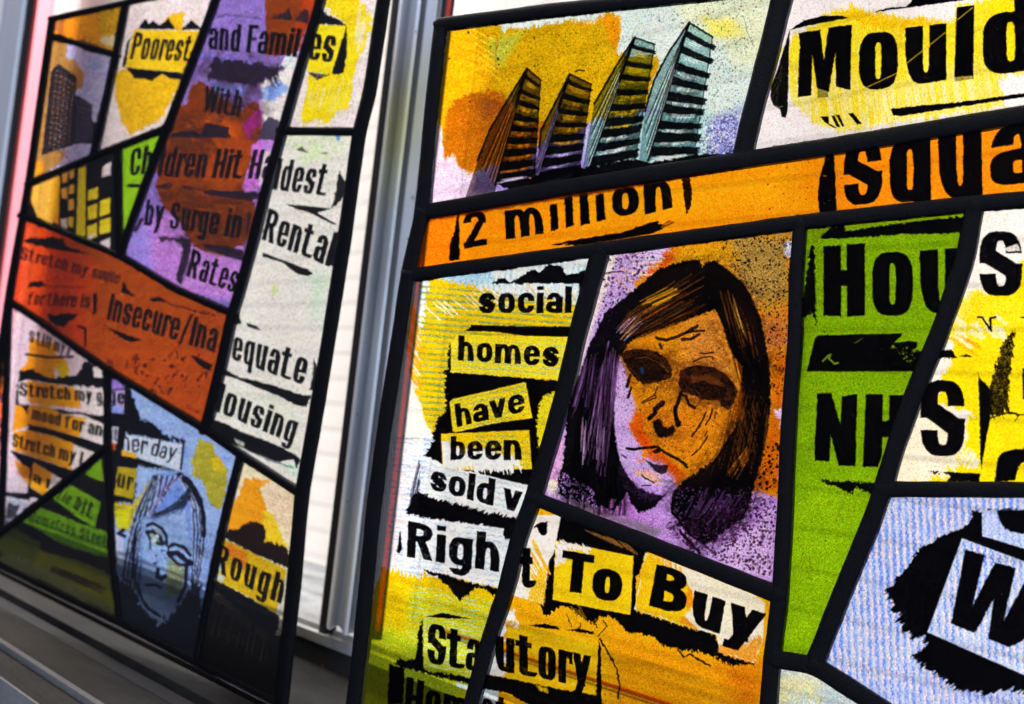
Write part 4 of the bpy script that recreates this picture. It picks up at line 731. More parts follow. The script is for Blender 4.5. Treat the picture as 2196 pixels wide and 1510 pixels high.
poly([(428, 172), (470, 205), (520, 235), (545, 215), (562, 240), (560, 290), (545, 330), (520, 400), (548, 440), (548, 500), (520, 525), (470, 552), (430, 538), (408, 520), (390, 480), (352, 440), (335, 400), (340, 330), (365, 240), (400, 220), (405, 190)], rust, 5, 9, 2.5, 1, (80, 5, 4), .14)
poly([(470, 260), (500, 250), (545, 300), (520, 390), (470, 420), (440, 390), (450, 320)], (.62, .26, .02), 8, 12, 14, .8)
poly([(455, 240), (500, 270), (510, 300), (480, 290), (470, 320), (440, 260)], (.72, .30, .02), 3, 8, 6, .8)
poly([(545, 240), (560, 232), (560, 262), (530, 300), (520, 270)], (.60, .14, .52), 4, 7, 4, .9); poly([(540, 310), (560, 300), (556, 390), (530, 420), (520, 400), (540, 350)], (.75, .42, .84), 3, 8, 5)
poly([(560, 180), (600, 150), (640, 120), (600, 285), (575, 290), (562, 240)], (.86, .85, .86), 5, 8, 5); poly([(565, 190), (600, 170), (620, 190), (590, 215), (563, 212)], (.45, .60, .95), 4, 7, 6, .9); poly([(612, 120), (640, 110), (630, 150), (600, 140)], (.8, .85, .93), 3, 6, 4); poly([(562, 330), (590, 320), (580, 400), (556, 400)], (.86, .83, .86), 4, 7, 5, .8)
poly([(415, 110), (560, 135), (560, 145), (420, 125)], (.45, .45, .92), 4, 8, 7, .7); poly([(455, 175), (530, 185), (525, 200), (455, 195)], (.45, .52, .9), 3, 7, 5, .9)
for q_, o_ in (([(430, 100), (560, 120), (560, 200), (520, 260), (440, 240), (410, 180)], .5), ([(350, 240), (480, 250), (470, 330), (360, 340)], .45), ([(330, 400), (560, 400), (540, 560), (380, 540)], .4), ([(520, 120), (600, 130), (570, 300), (530, 300)], .35)):
    poly(q_, (.16, .10, .14), 8, 14, 26, o_, None, .2, 'mix', lambda X, Y: np.clip(fb(X, Y, 14, 71)*2.6 - .6, 0, 1))
dk_ = (.13, .10, .16)
blk(e1_([(215, 470), (500, 500), (820, 545), (740, 575), (730, 640), (640, 640), (600, 690), (500, 690), (230, 650), (160, 640)]), 5, 7, .95, (80, 8, 3), col=dk_)
hatch(*e1_([(700, 560), (780, 700), (640, 600), (700, 720)]), 8, dk_, 3, .7, seed=201)
blk(e1_([(160, 995), (350, 1030), (340, 1080), (375, 1120), (100, 1112)]), 2, 6, .95, col=dk_); blk(a1([(1370, 1110), (1400, 1075), (1480, 1070), (1570, 1060), (1640, 1120)]), 2, 5, .95, col=dk_)
blk(e1_([(480, 1125), (590, 1110), (615, 1000), (670, 945), (740, 970), (765, 1050), (735, 1135)]), 2, 5, .93, col=(.22, .20, .28))
blk(e1_([(680, 150), (730, 120), (800, 100), (830, 60), (860, 170), (960, 60), (990, 100), (985, 180)]), 2, 5, .9, (80, 6, 3), col=dk_); line(e1_([(250, 130), (400, 120), (600, 155)]), 2.5, dk_, op=.7, rough=3)
blk(b1([(1450, 85), (1500, 70), (1680, 105), (2200, 120), (2040, 190), (1800, 165), (1660, 140), (1640, 110)]), 3, 6, .93, col=dk_); blk(b1([(1260, 60), (1400, 50), (1380, 90), (1250, 100)]), 3, 6, .7, col=dk_)
blk(b1([(1270, 480), (1540, 488), (1545, 560), (1525, 740), (1480, 870), (1420, 840), (1470, 640), (1480, 560), (1440, 530), (1360, 510), (1300, 530)]), 3, 6, .9, (90, 6, 3), col=dk_)
blk(b1([(1620, 540), (1700, 540), (1970, 590), (1965, 680), (1860, 650), (1700, 600)]), 2, 6, .93, col=dk_); poly(b1([(1480, 800), (1560, 590), (1720, 610), (1950, 690), (1870, 1010), (1470, 880)]), (.70, .48, .84), 1, 8, 2, .55); line(b1([(1100, 430), (1150, 340)]), 8, dk_, rough=1); line(b1([(2000, 450), (2020, 290)]), 7, dk_, rough=1, op=.8)
word('and Famil', e1_([(185, 178), (938, 232), (890, 462), (175, 398)]), COND, .055, worn=.1)
word('With', e1_([(158, 695), (475, 735), (430, 950), (135, 895)]), COND, .055, col=(.07, .06, .09))
word('ldren Hit Har', a1([(1318, 1192), (2320, 1218), (2270, 1456), (1270, 1428)]), COND, .055, col=(.07, .06, .09))
word('by Surge in', b1([(1190, 180), (1985, 268), (1940, 495), (1165, 388)]), COND, .055, col=(.06, .05, .08)); word('Rates', b1([(1560, 580), (1960, 735), (1895, 940), (1508, 800)]), COND, .055)
end()
begin('es', [D2[0], RBL[0]] + RBL[1:4] + [(603, 281)] + D2[2:0:-1], (.88, .84, .85), .03)
poly(e1_([(1110, -40), (1400, -40), (1395, 60), (1500, 90), (1490, 230), (1420, 420), (1360, 560), (1340, 800), (1290, 900), (1240, 880), (1160, 1000), (940, 990), (930, 900), (960, 800), (985, 620), (1100, 620), (1280, 200), (1130, 60)]), (.93, .81, .04), 5, 9, 1.8, 1, (108, 16, 4), .10)
hatch(*e1_([(1010, 640), (960, 960), (1340, 620), (1200, 960)]), 10, (.95, .88, .55), 5, .7, seed=211); hatch(*e1_([(1400, 40), (1340, 480), (1470, 60), (1400, 480)]), 6, (.92, .88, .86), 5, .7, seed=212)
blk(e1_([(1060, 60), (1100, 80), (1140, 120), (1220, 150), (1290, 205), (1060, 200), (990, 320), (960, 330)]), 2, 5, .97, (80, 4, 3)); blk(e1_([(1295, 205), (1300, 420), (1270, 590), (1230, 605), (1170, 590), (1200, 500)]), 2, 5, .97)
poly(e1_([(1065, 200), (1290, 212), (1172, 600), (975, 578), (1000, 380)]), (.94, .82, .05), 1, 6); line(e1_([(1000, 590), (1080, 635), (1150, 600)]), 3, op=.7, rough=2); blk(e1_([(980, 585), (1130, 600), (1060, 650)]), 2, 5, .6)
word('es', e1_([(1010, 205), (1240, 232), (1180, 508), (985, 482)]), COND, .055)
end()
begin('rental', [(603, 281), (768, 282)] + RBL[4:8] + [(515, 975), (440, 922)] + D2[-2:3:-1], (.875, .89, .87), .03)
poly(e1_([(800, 1100), (1360, 1090), (1300, 1220), (950, 1330), (880, 1260)]), (.76, .90, .66), 7, 12, 20, .8, tex=lambda X, Y: np.clip(fb(X, Y, 12, 8)*3 - .8, 0, 1)); poly(e1_([(1210, 1100), (1245, 1100), (1235, 1140), (1215, 1135)]), (.2, .4, .85), 1, 4, 4, .8)
poly(f1([(980, 760), (1170, 780), (1100, 1200), (980, 1100)]), (.74, .88, .78), 8, 18, 40, .8); poly(f1([(690, 880), (740, 870), (720, 960), (700, 960)]), (.78, .88, .45), 2, 5, 5, .8); poly(g1([(300, 300), (900, 500), (900, 800), (250, 560)]), (.82, .90, .80), 8, 20, 30, .5); poly(g1([(740, 980), (930, 930), (900, 1080)]), (.76, .90, .84), 2, 8, 6)
blk(e1_([(885, 1215), (935, 1190), (990, 1240)]), 1, 4, .7); blk(e1_([(1070, 1240), (1130, 1235), (1140, 1250)]), 1, 4, .7)
blk(f1([(1235, -50), (1285, 40), (1282, 130), (1235, 210), (1165, 250), (1205, 130)]), 3, 5, .9, (80, 5, 3)); blk(f1([(805, 218), (1000, 235), (1165, 255), (1060, 290), (1215, 382), (1190, 382), (1000, 290), (900, 262)]), 1.2, 5, .95)
blk(f1([(1200, 460), (1225, 440), (1190, 720), (1140, 710)]), 1, 5, .9); blk(f1([(612, 608), (700, 640), (800, 680), (980, 745), (1025, 778), (985, 802), (900, 785), (830, 735), (780, 690), (620, 645)]), 1.2, 5, .95)
blk(f1([(485, 1178), (560, 1200), (610, 1245), (500, 1215)]), 1.5, 4, .9); blk(f1([(380, 1110), (430, 1110), (440, 1190), (370, 1190)]), 2, 4, .95); blk(g1([(250, 190), (290, 185), (380, 235), (440, 262), (580, 290), (960, 410), (1010, 400), (985, 470), (970, 505), (900, 490), (780, 430), (640, 370), (560, 340), (440, 290), (370, 260), (270, 240)]), 2, 5, .97)
blk(g1([(1030, 100), (1060, 200), (1040, 360), (1000, 370), (1020, 250)]), 2, 5, .9); blk(g1([(180, 590), (300, 630), (450, 700), (700, 800), (900, 898), (925, 930), (890, 1000), (865, 925), (780, 935), (720, 950), (620, 900), (500, 860), (380, 800), (180, 740), (100, 600)]), 2, 6, .98)
poly(g1([(390, 755), (470, 795), (460, 825), (400, 790)]), (.75, .78, .74), 1, 4, 2, .85); line(g1([(190, 620), (205, 665)]), 3, (.5, .6, .6), op=.7); line(g1([(560, 880), (720, 950), (860, 990)]), 4, (.35, .4, .38), op=.8, rough=2)
word('ldest', e1_([(745, 1282), (1192, 1330), (1128, 1590), (700, 1535)]), COND, .06, worn=.2); word('Rental', f1([(668, 252), (1235, 455), (1160, 725), (608, 502)]), COND, .06, worn=.1)
word('equate', g1([(392, -120), (1010, 68), (950, 328), (362, 115)]), COND, .06, worn=.1); word('Housing', g1([(215, 275), (925, 590), (860, 800), (165, 505)]), COND, .07, worn=.05)
end()
begin('orange_insecure', OU + D2[8:] + OL[-2::-1], (.60, .25, .015), .10)
poly(b1([(100, 300), (480, 430), (620, 600), (740, 700), (720, 1150), (700, 1400), (0, 1000)]), (.80, .25, .02), 6, 20, 40, .95); poly(b1([(100, 300), (280, 420), (270, 800), (200, 1060), (50, 1000)]), (.86, .34, .18), 5, 18, 30, .8)
poly(b1([(800, 1300), (1800, 1380), (1700, 1800), (1500, 2100), (900, 1500)]), (.66, .26, .015), 6, 20, 60, .8)
blk(b1([(190, 520), (260, 490), (370, 492), (430, 480), (520, 505), (540, 560), (640, 590), (740, 625), (520, 600), (300, 555)]), 3, 5, .95); blk(b1([(225, 890), (250, 850), (330, 840), (390, 880), (300, 895)]), 2, 5); blk(b1([(380, 1110), (640, 1105), (600, 1150), (540, 1190), (520, 1220), (460, 1200), (410, 1180)]), 3, 5, .95)
line(b1([(640, 1210), (690, 1220), (690, 1370)]), 5, rough=2); line(b1([(400, 885), (700, 890)]), 2.5, op=.7, rough=2); blk(b1([(980, 930), (1000, 840), (1040, 920), (1100, 970)]), 2, 5); blk(b1([(1200, 990), (1290, 970), (1360, 1010), (1240, 1010)]), 2, 5); line(b1([(1360, 1020), (1560, 1080), (1740, 1120)]), 3, op=.7, rough=3)
blk(b1([(860, 1215), (960, 1250), (1160, 1320), (1060, 1335), (960, 1290)]), 2, 5); blk(c1([(1540, 85), (1600, 100), (1720, 165), (1700, 210), (1640, 190)]), 2, 5); blk(b1([(750, 950), (785, 940), (780, 1090), (755, 1120)]), 2, 4)
word('Stretch my smile', b1([(180, 562), (985, 778), (958, 868), (160, 665)]), COND, .055, col=(.24, .10, .10), op=.9); word('for there is', b1([(235, 930), (745, 945), (725, 1060), (215, 1035)]), COND, .055, col=(.20, .06, .05), op=.93)
word('Insecure/Ina', b1([(905, 940), (1790, 1190), (1740, 1420), (862, 1150)]), COND, .055, col=(.10, .06, .06))
speck(c1([(900, 60), (1720, 100), (1600, 560), (1250, 420), (900, 150)]), 60, 1, 5, (.22, .06, .04), .85, 221)
for i in range(26):
    g_ = np.random.RandomState(230+i); x, y = g_.uniform(850, 1700), g_.uniform(30, 400); line(c1([(x, y), (x+g_.uniform(-50, 30), y+g_.uniform(30, 80))]), 3, (.2, .06, .05), op=.8, rough=3)
end()
begin('stretch', OL[:4] + [KV[1], (120, 1050), (0, 1145), (10, 900)], (.87, .78, .85), .04)
orr = (.94, .60, .05)
poly(c1([(240, -60), (470, 0), (460, 70), (540, 130), (560, 260), (500, 320), (300, 260), (160, 220), (230, 100)]), orr, 4, 7, 2); line(c1([(210, 75), (400, 100), (590, 95)]), 5); word('still my g', b1([(240, 1210), (580, 1370), (560, 1450), (230, 1330)]), COND, .1, op=.75)
poly(c1([(430, 180), (500, 130), (560, 200), (540, 300), (450, 300)]), (.88, .74, .04), 3, 6); poly(c1([(440, 190), (470, 200), (490, 270), (440, 270)]), wh, 2, 5)
blk(c1([(150, 270), (165, 205), (260, 200), (420, 270), (620, 250), (690, 130), (760, 150), (860, 220), (860, 350), (500, 320), (200, 285), (150, 500), (120, 480)]), 4, 6, .97); poly(c1([(750, 180), (800, 160), (830, 200), (830, 270), (760, 260)]), wh, 2, 5)
blk(c1([(150, 480), (600, 540), (860, 580), (860, 1150), (200, 1250), (100, 1250), (230, 1200), (230, 1000), (100, 880)]), 3, 6, .97)
poly(c1([(150, 300), (220, 280), (600, 340), (840, 350), (840, 575), (780, 560), (660, 510), (380, 490), (250, 480), (150, 470)]), wh, 1, 6); poly(c1([(215, 285), (600, 345), (640, 420), (660, 510), (380, 490), (250, 470), (220, 440)]), orr, 2, 5)
poly(c1([(120, 490), (380, 490), (500, 560), (660, 560), (840, 640), (830, 810), (640, 745), (230, 650), (230, 700), (110, 700)]), wh, 1, 6); poly(c1([(120, 490), (380, 490), (500, 560), (690, 590), (640, 745), (230, 650), (100, 700)]), orr, 2, 5); blk(c1([(170, 490), (235, 480), (220, 560)]), 2, 4)
blk(c1([(225, 640), (400, 680), (840, 810), (840, 900), (760, 880), (400, 730), (240, 690)]), 1.5, 5)
poly(c1([(90, 700), (230, 690), (400, 730), (770, 870), (780, 890), (600, 1025), (560, 1010), (90, 850)]), wh, 1, 6); poly(c1([(110, 700), (230, 690), (400, 730), (600, 800), (580, 1015), (120, 850)]), orr, 2, 5)
blk(c1([(80, 850), (600, 1020), (500, 1090), (260, 950), (240, 1100), (180, 960)]), 2, 5)
poly(c1([(270, 950), (500, 1085), (430, 1150), (340, 1215), (245, 1150)]), wh, 1, 5); poly(c1([(270, 950), (420, 1040), (400, 1160), (340, 1215), (245, 1150)]), orr, 1.5, 5); poly(c1([(110, 920), (240, 1000), (235, 1140), (160, 1050)]), (.84, .56, .08), 2, 6)
poly(c1([(60, 1220), (240, 1275), (130, 1400), (60, 1370)]), (.72, .72, .80), 2, 6); blk(c1([(60, 1280), (160, 1300), (120, 1400), (40, 1400)]), 3, 6, .7); blk(c1([(40, 1190), (240, 1200), (240, 1260), (40, 1220)]), 2, 5, .9)
word('Stretch my g', c1([(160, 300), (828, 368), (828, 468), (155, 412)]), COND, .055, worn=.25); word('mood for an', c1([(265, 505), (835, 638), (825, 745), (255, 600)]), COND, .055, worn=.2); word('Stretch my l', c1([(105, 715), (680, 868), (660, 975), (95, 820)]), COND, .055, worn=.2); word('a l', c1([(275, 1020), (410, 1090), (395, 1165), (262, 1105)]), COND, .055)
end()
begin('green_bit', [KV[1], KV[2], KV[3], (125, 1272), (0, 1212), (-62, 1180), (-40, 1165), (0, 1145), (120, 1050)], (.06, .05, .03), .1)
gr = (.38, .56, .03)
poly(c1([(690, 1045), (820, 920), (840, 1110), (780, 1090)]), gr, 1.5, 5); poly(c1([(430, 1240), (570, 1130), (815, 1270), (770, 1480), (620, 1390)]), gr, 1.5, 5); poly(c1([(190, 1410), (320, 1310), (660, 1450), (900, 1520), (900, 1780), (500, 1620)]), (.33, .50, .03), 2, 6); poly(d1([(100, 0), (240, -60), (880, 130), (885, 300), (400, 140)]), (.33, .50, .03), 2, 6)
poly(d1([(-100, 60), (100, 80), (330, 200), (320, 400), (200, 370), (-60, 260), (-160, 250)]), (.42, .46, .08), 5, 12, 6, .95); poly(d1([(330, 240), (560, 300), (930, 480), (940, 760), (600, 600), (250, 430)]), (.56, .56, .05), 4, 12, 8, .95); poly(d1([(100, 290), (420, 440), (940, 720), (940, 800), (-100, 330)]), (.50, .50, .32), 4, 10, 8, .9)
blk(d1([(330, 170), (900, 330), (900, 440), (560, 330), (320, 260)]), 4, 8, .85, col=(.16, .07, .05)); 
word('tle bit', c1([(500, 1160), (790, 1290), (750, 1420), (450, 1240)]), COND, .1, op=.8, col=(.08, .12, .02)); word('Homeless Stret', d1([(260, -50), (880, 150), (870, 240), (230, 30)]), COND, .1, op=.85, col=(.10, .16, .02))
hatch(*d1([(400, 380), (860, 560), (400, 430), (850, 620)]), 10, (.22, .18, .03), 5, .6, seed=241)
end()
begin('blue_face', [(228, 792)] + OL[4:] + [(515, 975)] + NV[1:] + [(256, 1335), (238, 1180), (230, 958)], (.52, .64, .93), .08)
poly(c1([(1600, 760), (1730, 800), (1750, 900), (1840, 1000), (1840, 1150), (1780, 1330), (1700, 1290), (1640, 1100), (1560, 1060), (1550, 950)]), (.62, .60, .14), 4, 8, 2, .95); poly(c1([(1690, 930), (1770, 900), (1830, 1010), (1740, 1020)]), (.80, .70, .05), 3, 6, 3, .8)
blk(c1([(840, 160), (1060, 360), (1080, 420), (1150, 610), (1180, 600), (1270, 660), (1330, 730), (1500, 760), (1500, 800), (1300, 770), (1020, 720), (1020, 860), (1450, 1020), (1250, 1000), (1110, 990), (1100, 1200), (1080, 1280), (900, 1280), (860, 700)]), 4, 6, .98, (70, 8, 3))
poly(c1([(910, 280), (960, 290), (1010, 350), (900, 360)]), (.55, .45, .82), 2, 5); poly(c1([(890, 370), (1010, 365), (1000, 555), (880, 545)]), (.62, .58, .80), 1, 5); word('ge', c1([(880, 350), (1010, 370), (1005, 480), (880, 465)]), COND, .1); poly(c1([(890, 490), (1000, 500), (1000, 555), (880, 545)]), (.45, .55, .92), 2, 5, 3, .7); poly(c1([(880, 660), (960, 665), (945, 800), (880, 790)]), (.68, .70, .80), 1.5, 5); word('ot', c1([(880, 660), (965, 680), (955, 780), (880, 760)]), COND, .1, op=.7); poly(c1([(890, 790), (935, 800), (930, 850), (890, 840)]), (.80, .32, .04), 1, 5)
poly(c1([(1020, 725), (1280, 768), (1475, 805), (1450, 1020), (985, 875)]), (.70, .77, .93), 1, 5); poly(c1([(985, 850), (1110, 880), (1100, 920), (985, 895)]), (.80, .62, .12), 1, 5); line(c1([(1490, 780), (1480, 860), (1465, 1000)]), 5)
word('her day', c1([(985, 695), (1450, 812), (1405, 935), (985, 845)]), (.48, .14, .11, .78, 2.8), .1)
poly(c1([(955, 985), (1110, 1005), (1080, 1250), (925, 1210)]), (.62, .56, .08), 1.5, 5); word('ur', c1([(960, 1010), (1090, 1050), (1065, 1180), (940, 1150)]), COND, .1, op=.85)
poly(c1([(900, 1280), (1080, 1290), (1180, 1130), (1230, 1080), (1050, 1500), (960, 1500)]), (.72, .66, .14), 4, 7, 5); poly(d1([(930, -60), (1060, -80), (1040, 80), (950, 80)]), (.86, .84, .08), 3, 6, 5); poly(d1([(900, 0), (960, 120), (1000, 200), (990, 400), (930, 380)]), (.70, .74, .92), 3, 6, 5)
fd = (.06, .07, .12)
# flowing hair
poly(c1([(1240, 1060), (1440, 1030), (1560, 1120), (1640, 1300), (1660, 1560), (1600, 1900), (1120, 1960), (1000, 1800), (1060, 1500), (1130, 1250)]), (.36, .50, .84), 4, 12, 10, .8)
for i in range(15):
    t = i/14
    line(c1([(1240 + 60*t, 1060 - 10*t), (1100 + 150*t, 1340 + 30*t), (1040 + 125*t, 1560 + 20*t), (1000 + 140*t, 1760 + 60*t), (960 + 150*t, 2060)]), 3.4 - 1.6*t, fd if i % 3 else (.62, .70, .82), op=.9, rough=3)
for i in range(9):
    t = i/8
    line(c1([(1450 - 30*t, 1030 + 20*t), (1560 + 10*t - 70*t, 1110 + 50*t), (1640 - 90*t, 1300 + 20*t), (1670 - 110*t, 1520), (1640 - 90*t, 1760), (1600 - 60*t, 1950)]), 3.4, fd if i % 2 else (.62, .68, .92), op=.9, rough=2.5)
blk(c1([(1440, 1020), (1560, 1100), (1640, 1240), (1670, 1420), (1672, 1560), (1640, 1560), (1620, 1330), (1540, 1160), (1440, 1060)]), 2, 5, .95, col=fd)
for i in range(9):
    t = i/8; line(c1([(1470 - 180*t, 1060 + 10*t), (1400 - 130*t, 1120 + 90*t), (1300 - 60*t, 1260 + 60*t), (1230 - 30*t, 1380)]), 4.2, fd if i % 2 else (.60, .62, .88), op=.9, rough=3)
for i in range(5): line(c1([(1540, 1150 + 20*i), (1440, 1270 + 26*i), (1330, 1340 + 16*i), (1230, 1385 + 8*i)]), 4.5, fd, op=.85, rough=3)
poly(d1([(1150, -20), (1250, 0), (1500, -60), (1560, 330), (1500, 540), (1300, 700), (1160, 700), (1130, 300)]), (.56, .68, .95), 3, 10, 14, .9); poly(d1([(1190, 120), (1300, 80), (1320, 220), (1240, 230)]), (.62, .66, .45), 3, 6, 5, .5); poly(d1([(1360, 330), (1500, 400), (1470, 620), (1330, 640), (1350, 450)]), (.52, .54, .30), 5, 9, 8, .75)
for q, w_ in (([(1190, 65), (1240, 45), (1310, 90), (1345, 150), (1350, 220)], 7), ([(1185, 120), (1230, 110), (1290, 150), (1320, 215)], 8), ([(1185, 110), (1220, 180), (1300, 220)], 6), ([(1215, 205), (1215, 250)], 4), ([(1365, 240), (1410, 215), (1490, 240), (1540, 310)], 7), ([(1370, 290), (1440, 290), (1500, 340), (1550, 370)], 12), ([(1360, 240), (1370, 320)], 5), ([(1370, 300), (1440, 380), (1520, 385)], 7), ([(1280, 420), (1270, 480), (1310, 500), (1340, 470)], 9), ([(1180, 545), (1260, 545), (1300, 570)], 6), ([(1110, 540), (1150, 660), (1200, 740), (1300, 800)], 6), ([(1510, 400), (1500, 560), (1440, 680)], 8), ([(1000, 100), (960, 130), (1010, 150)], 8), ([(1100, 100), (1080, 260), (1080, 480)], 6)):
    line(d1(q), w_, fd, op=.95, rough=1.5)
speck(d1([(1240, 130), (1290, 130), (1290, 190), (1240, 190)]), 2, 4, 7, (.80, .90, .95), .95, 251); speck(d1([(1200, 250), (1350, 220), (1340, 400), (1250, 380)]), 14, 1, 3, fd, .7, 252)
blk(d1([(940, 480), (1060, 560), (1130, 700), (1190, 800), (1300, 860), (1420, 760), (1500, 640), (1560, 520), (1640, 520), (1600, 1300), (900, 900)]), 8, 9, .80, (75, 10, 4), col=(.06, .06, .07))
end()
begin('rough', [(515, 975), (645, 1060)] + RBL[8:] + [(420, 1420)] + NV[3:0:-1], (.93, .87, .72), .05)
poly(g1([(630, 1100), (900, 1200), (860, 1600), (760, 1500), (640, 1300)]), (.90, .80, .68), 4, 10, 14)
poly(g1([(420, 1180), (460, 1130), (470, 1075), (540, 1085), (600, 1095), (690, 1075), (620, 1140), (600, 1180), (640, 1300), (640, 1500), (500, 1560), (350, 1560), (330, 1400)]), (.90, .58, .03), 4, 7, 2, 1, (70, 8, 3)); poly(h1([(630, -60), (700, -40), (760, 120), (820, 260), (600, 210)]), (.92, .76, .12), 4, 7, 4); poly(g1([(395, 1180), (430, 1170), (430, 1220), (395, 1235)]), (.93, .90, .86), 1, 5)
blk(h1([(330, 90), (380, 110), (450, 70), (500, 40), (560, 35), (620, 60), (640, 120), (620, 200), (700, 200), (770, 230), (830, 270), (830, 420), (560, 300), (300, 170)]), 3, 6, .97, (70, 6, 3), col=(.09, .05, .02))
poly(h1([(300, 172), (560, 300), (810, 422), (770, 620), (755, 800), (500, 640), (240, 505)]), (.90, .70, .05), 1, 6); poly(h1([(270, 300), (330, 200), (500, 280), (480, 420), (360, 330)]), (.92, .45, .03), 4, 7, 8, .8); poly(h1([(235, 440), (305, 480), (300, 525), (235, 500)]), (.86, .90, .86), 1, 5); poly(h1([(265, 330), (300, 340), (290, 440), (250, 430)]), (.80, .88, .84), 1, 5); poly(h1([(760, 640), (775, 640), (755, 800), (725, 780)]), (.85, .87, .93), 1, 4)
word('Rough', h1([(258, 205), (820, 478), (768, 705), (222, 428)]), COND, .1)
blk(h1([(240, 505), (500, 645), (750, 798), (740, 900), (690, 960), (330, 680), (200, 580)]), 2, 6, .97, col=(.05, .05, .06))
poly(h1([(100, 540), (200, 560), (330, 680), (760, 960), (900, 1700), (-100, 1700)]), (.10, .09, .075), 4, 9, 5); poly(h1([(200, 590), (330, 680), (680, 950), (660, 1200), (120, 900)]), (.27, .22, .15), 4, 9, 8); word('Sleeping', h1([(200, 640), (700, 970), (660, 1240), (130, 900)]), COND, .1, col=(.05, .05, .05), op=.9)  # foot of the pane darkened in the paint, where the rail behind blocks daylight
end()
begin('sliver', [(22, 615), (18, 645), (10, 900), (0, 1145), (-40, 1165), (-62, 1180), (-20, 900)], (.90, .62, .66), .05)
poly(c1([(0, 0), (40, 0), (30, 380), (0, 400)]), (.88, .56, .10), 2, 6); poly(c1([(0, 470), (30, 460), (25, 700), (0, 700)]), (.90, .60, .12), 2, 6); blk(c1([(0, 190), (40, 200), (30, 250), (0, 250)]), 1, 5, .8)
end()
#GEOMETRY
# ================================================================ materials
def new_mat(name):
    m = bpy.data.materials.new(name); m.use_nodes = True; nt = m.node_tree
    for n in list(nt.nodes): nt.nodes.remove(n)
    out = nt.nodes.new('ShaderNodeOutputMaterial'); return m, nt, out
def pbr(name, col, rough=.5, var=.12, scale=60, bump=.15, spec=.5, metal=0, col2=None, stretch=(1, 1, 1), bdist=.0004):
    m, nt, out = new_mat(name); N = nt.nodes.new; L = nt.links.new
    b = N('ShaderNodeBsdfPrincipled'); L(b.outputs[0], out.inputs[0])
    tc = N('ShaderNodeTexCoord'); mp = N('ShaderNodeMapping'); mp.inputs['Scale'].default_value = stretch; L(tc.outputs['Object'], mp.inputs[0])
    n1 = N('ShaderNodeTexNoise'); n1.inputs['Scale'].default_value = scale; n1.inputs['Detail'].default_value = 8; L(mp.outputs[0], n1.inputs['Vector'])
    n2 = N('ShaderNodeTexNoise'); n2.inputs['Scale'].default_value = scale*14; n2.inputs['Detail'].default_value = 4; L(mp.outputs[0], n2.inputs['Vector'])
    r = N('ShaderNodeValToRGB'); r.color_ramp.elements[0].position = .35; r.color_ramp.elements[1].position = .68
    c2 = col2 or tuple(c*(1-var*2) for c in col)
    r.color_ramp.elements[0].color = (*c2, 1); r.color_ramp.elements[1].color = (*col, 1); L(n1.outputs[0], r.inputs[0])
    mx = N('ShaderNodeMixRGB'); mx.blend_type = 'MULTIPLY'; mx.inputs[0].default_value = var*2.5; L(r.outputs[0], mx.inputs[1]); L(n2.outputs[0], mx.inputs[2]); L(mx.outputs[0], b.inputs['Base Color'])
    b.inputs['Roughness'].default_value = rough; b.inputs['Metallic'].default_value = metal; b.inputs['Specular IOR Level'].default_value = spec
    bp = N('ShaderNodeBump'); bp.inputs['Strength'].default_value = bump; bp.inputs['Distance'].default_value = bdist; L(n2.outputs[0], bp.inputs['Height']); L(bp.outputs[0], b.inputs['Normal'])
    return m
M_LEAD = pbr('lead_black', (.0032, .0029, .0038), .38, .1, 260, .9, .06)
M_FRAME = pbr('white_frame_paint', (.78, .79, .82), .38, .06, 25, .12, .5, stretch=(1, 1, .1))
M_GASKET = pbr('rubber_gasket', (.018, .016, .018), .6, .1, 120, .3, .3)
M_RED = pbr('red_seal', (.70, .07, .05), .5, .1, 80, .2)
M_RAIL = pbr('grey_inner_rail', (.040, .037, .037), .7, .1, 40, .3, .1)
M_SILL = pbr('grimy_aluminium_sill', (.040, .037, .032), .65, .3, 38, .8, .1, col2=(.006, .0055, .005), stretch=(.25, 1, 1))
M_WORN = pbr('worn_rail_edge', (.20, .195, .19), .5, .2, 60, .3, .2, stretch=(.3, 1, 1))
M_SLOT = pbr('black_track_slot', (.012, .011, .012), .7, .1, 60, .2, .2)
M_LEDGE = pbr('weathered_white_ledge', (.80, .80, .80), .55, .22, 42, .4, .4, col2=(.36, .35, .35), stretch=(.45, 1.6, 1.6))
M_RUST = pbr('rust_fleck', (.30, .10, .015), .8, .2, 300, .3, .2)
M_BOARD = pbr('cream_cladding', (.84, .775, .73), .8, .04, 3, .2, .2, col2=(.74, .67, .615))
M_WALL = pbr('wall_backing', (.56, .50, .45), .9, .05, 3, .1, .1)
M_PINK = pbr('pink_board', (.86, .30, .37), .7, .05, 4, .1, .2)
M_PINKLT = pbr('faded_pink_board', (.88, .72, .74), .7, .05, 4, .1, .2)
def clear_mat(name, gloss=.6, rough=.03, tint_=(.97, .98, .98)):
    m, nt, out = new_mat(name); N = nt.nodes.new; L = nt.links.new
    t = N('ShaderNodeBsdfTransparent'); t.inputs[0].default_value = (*tint_, 1); g = N('ShaderNodeBsdfGlossy'); g.inputs['Roughness'].default_value = rough
    f = N('ShaderNodeFresnel'); f.inputs[0].default_value = 1.45; mu = N('ShaderNodeMath'); mu.operation = 'MULTIPLY'; mu.inputs[1].default_value = gloss; L(f.outputs[0], mu.inputs[0])
    mx = N('ShaderNodeMixShader'); L(mu.outputs[0], mx.inputs[0]); L(t.outputs[0], mx.inputs[1]); L(g.outputs[0], mx.inputs[2]); L(mx.outputs[0], out.inputs[0])
    return m
M_CLEAR = clear_mat('clear_glass', .3); M_EDGE = clear_mat('pane_body', 0, tint_=(.99, .995, .99))

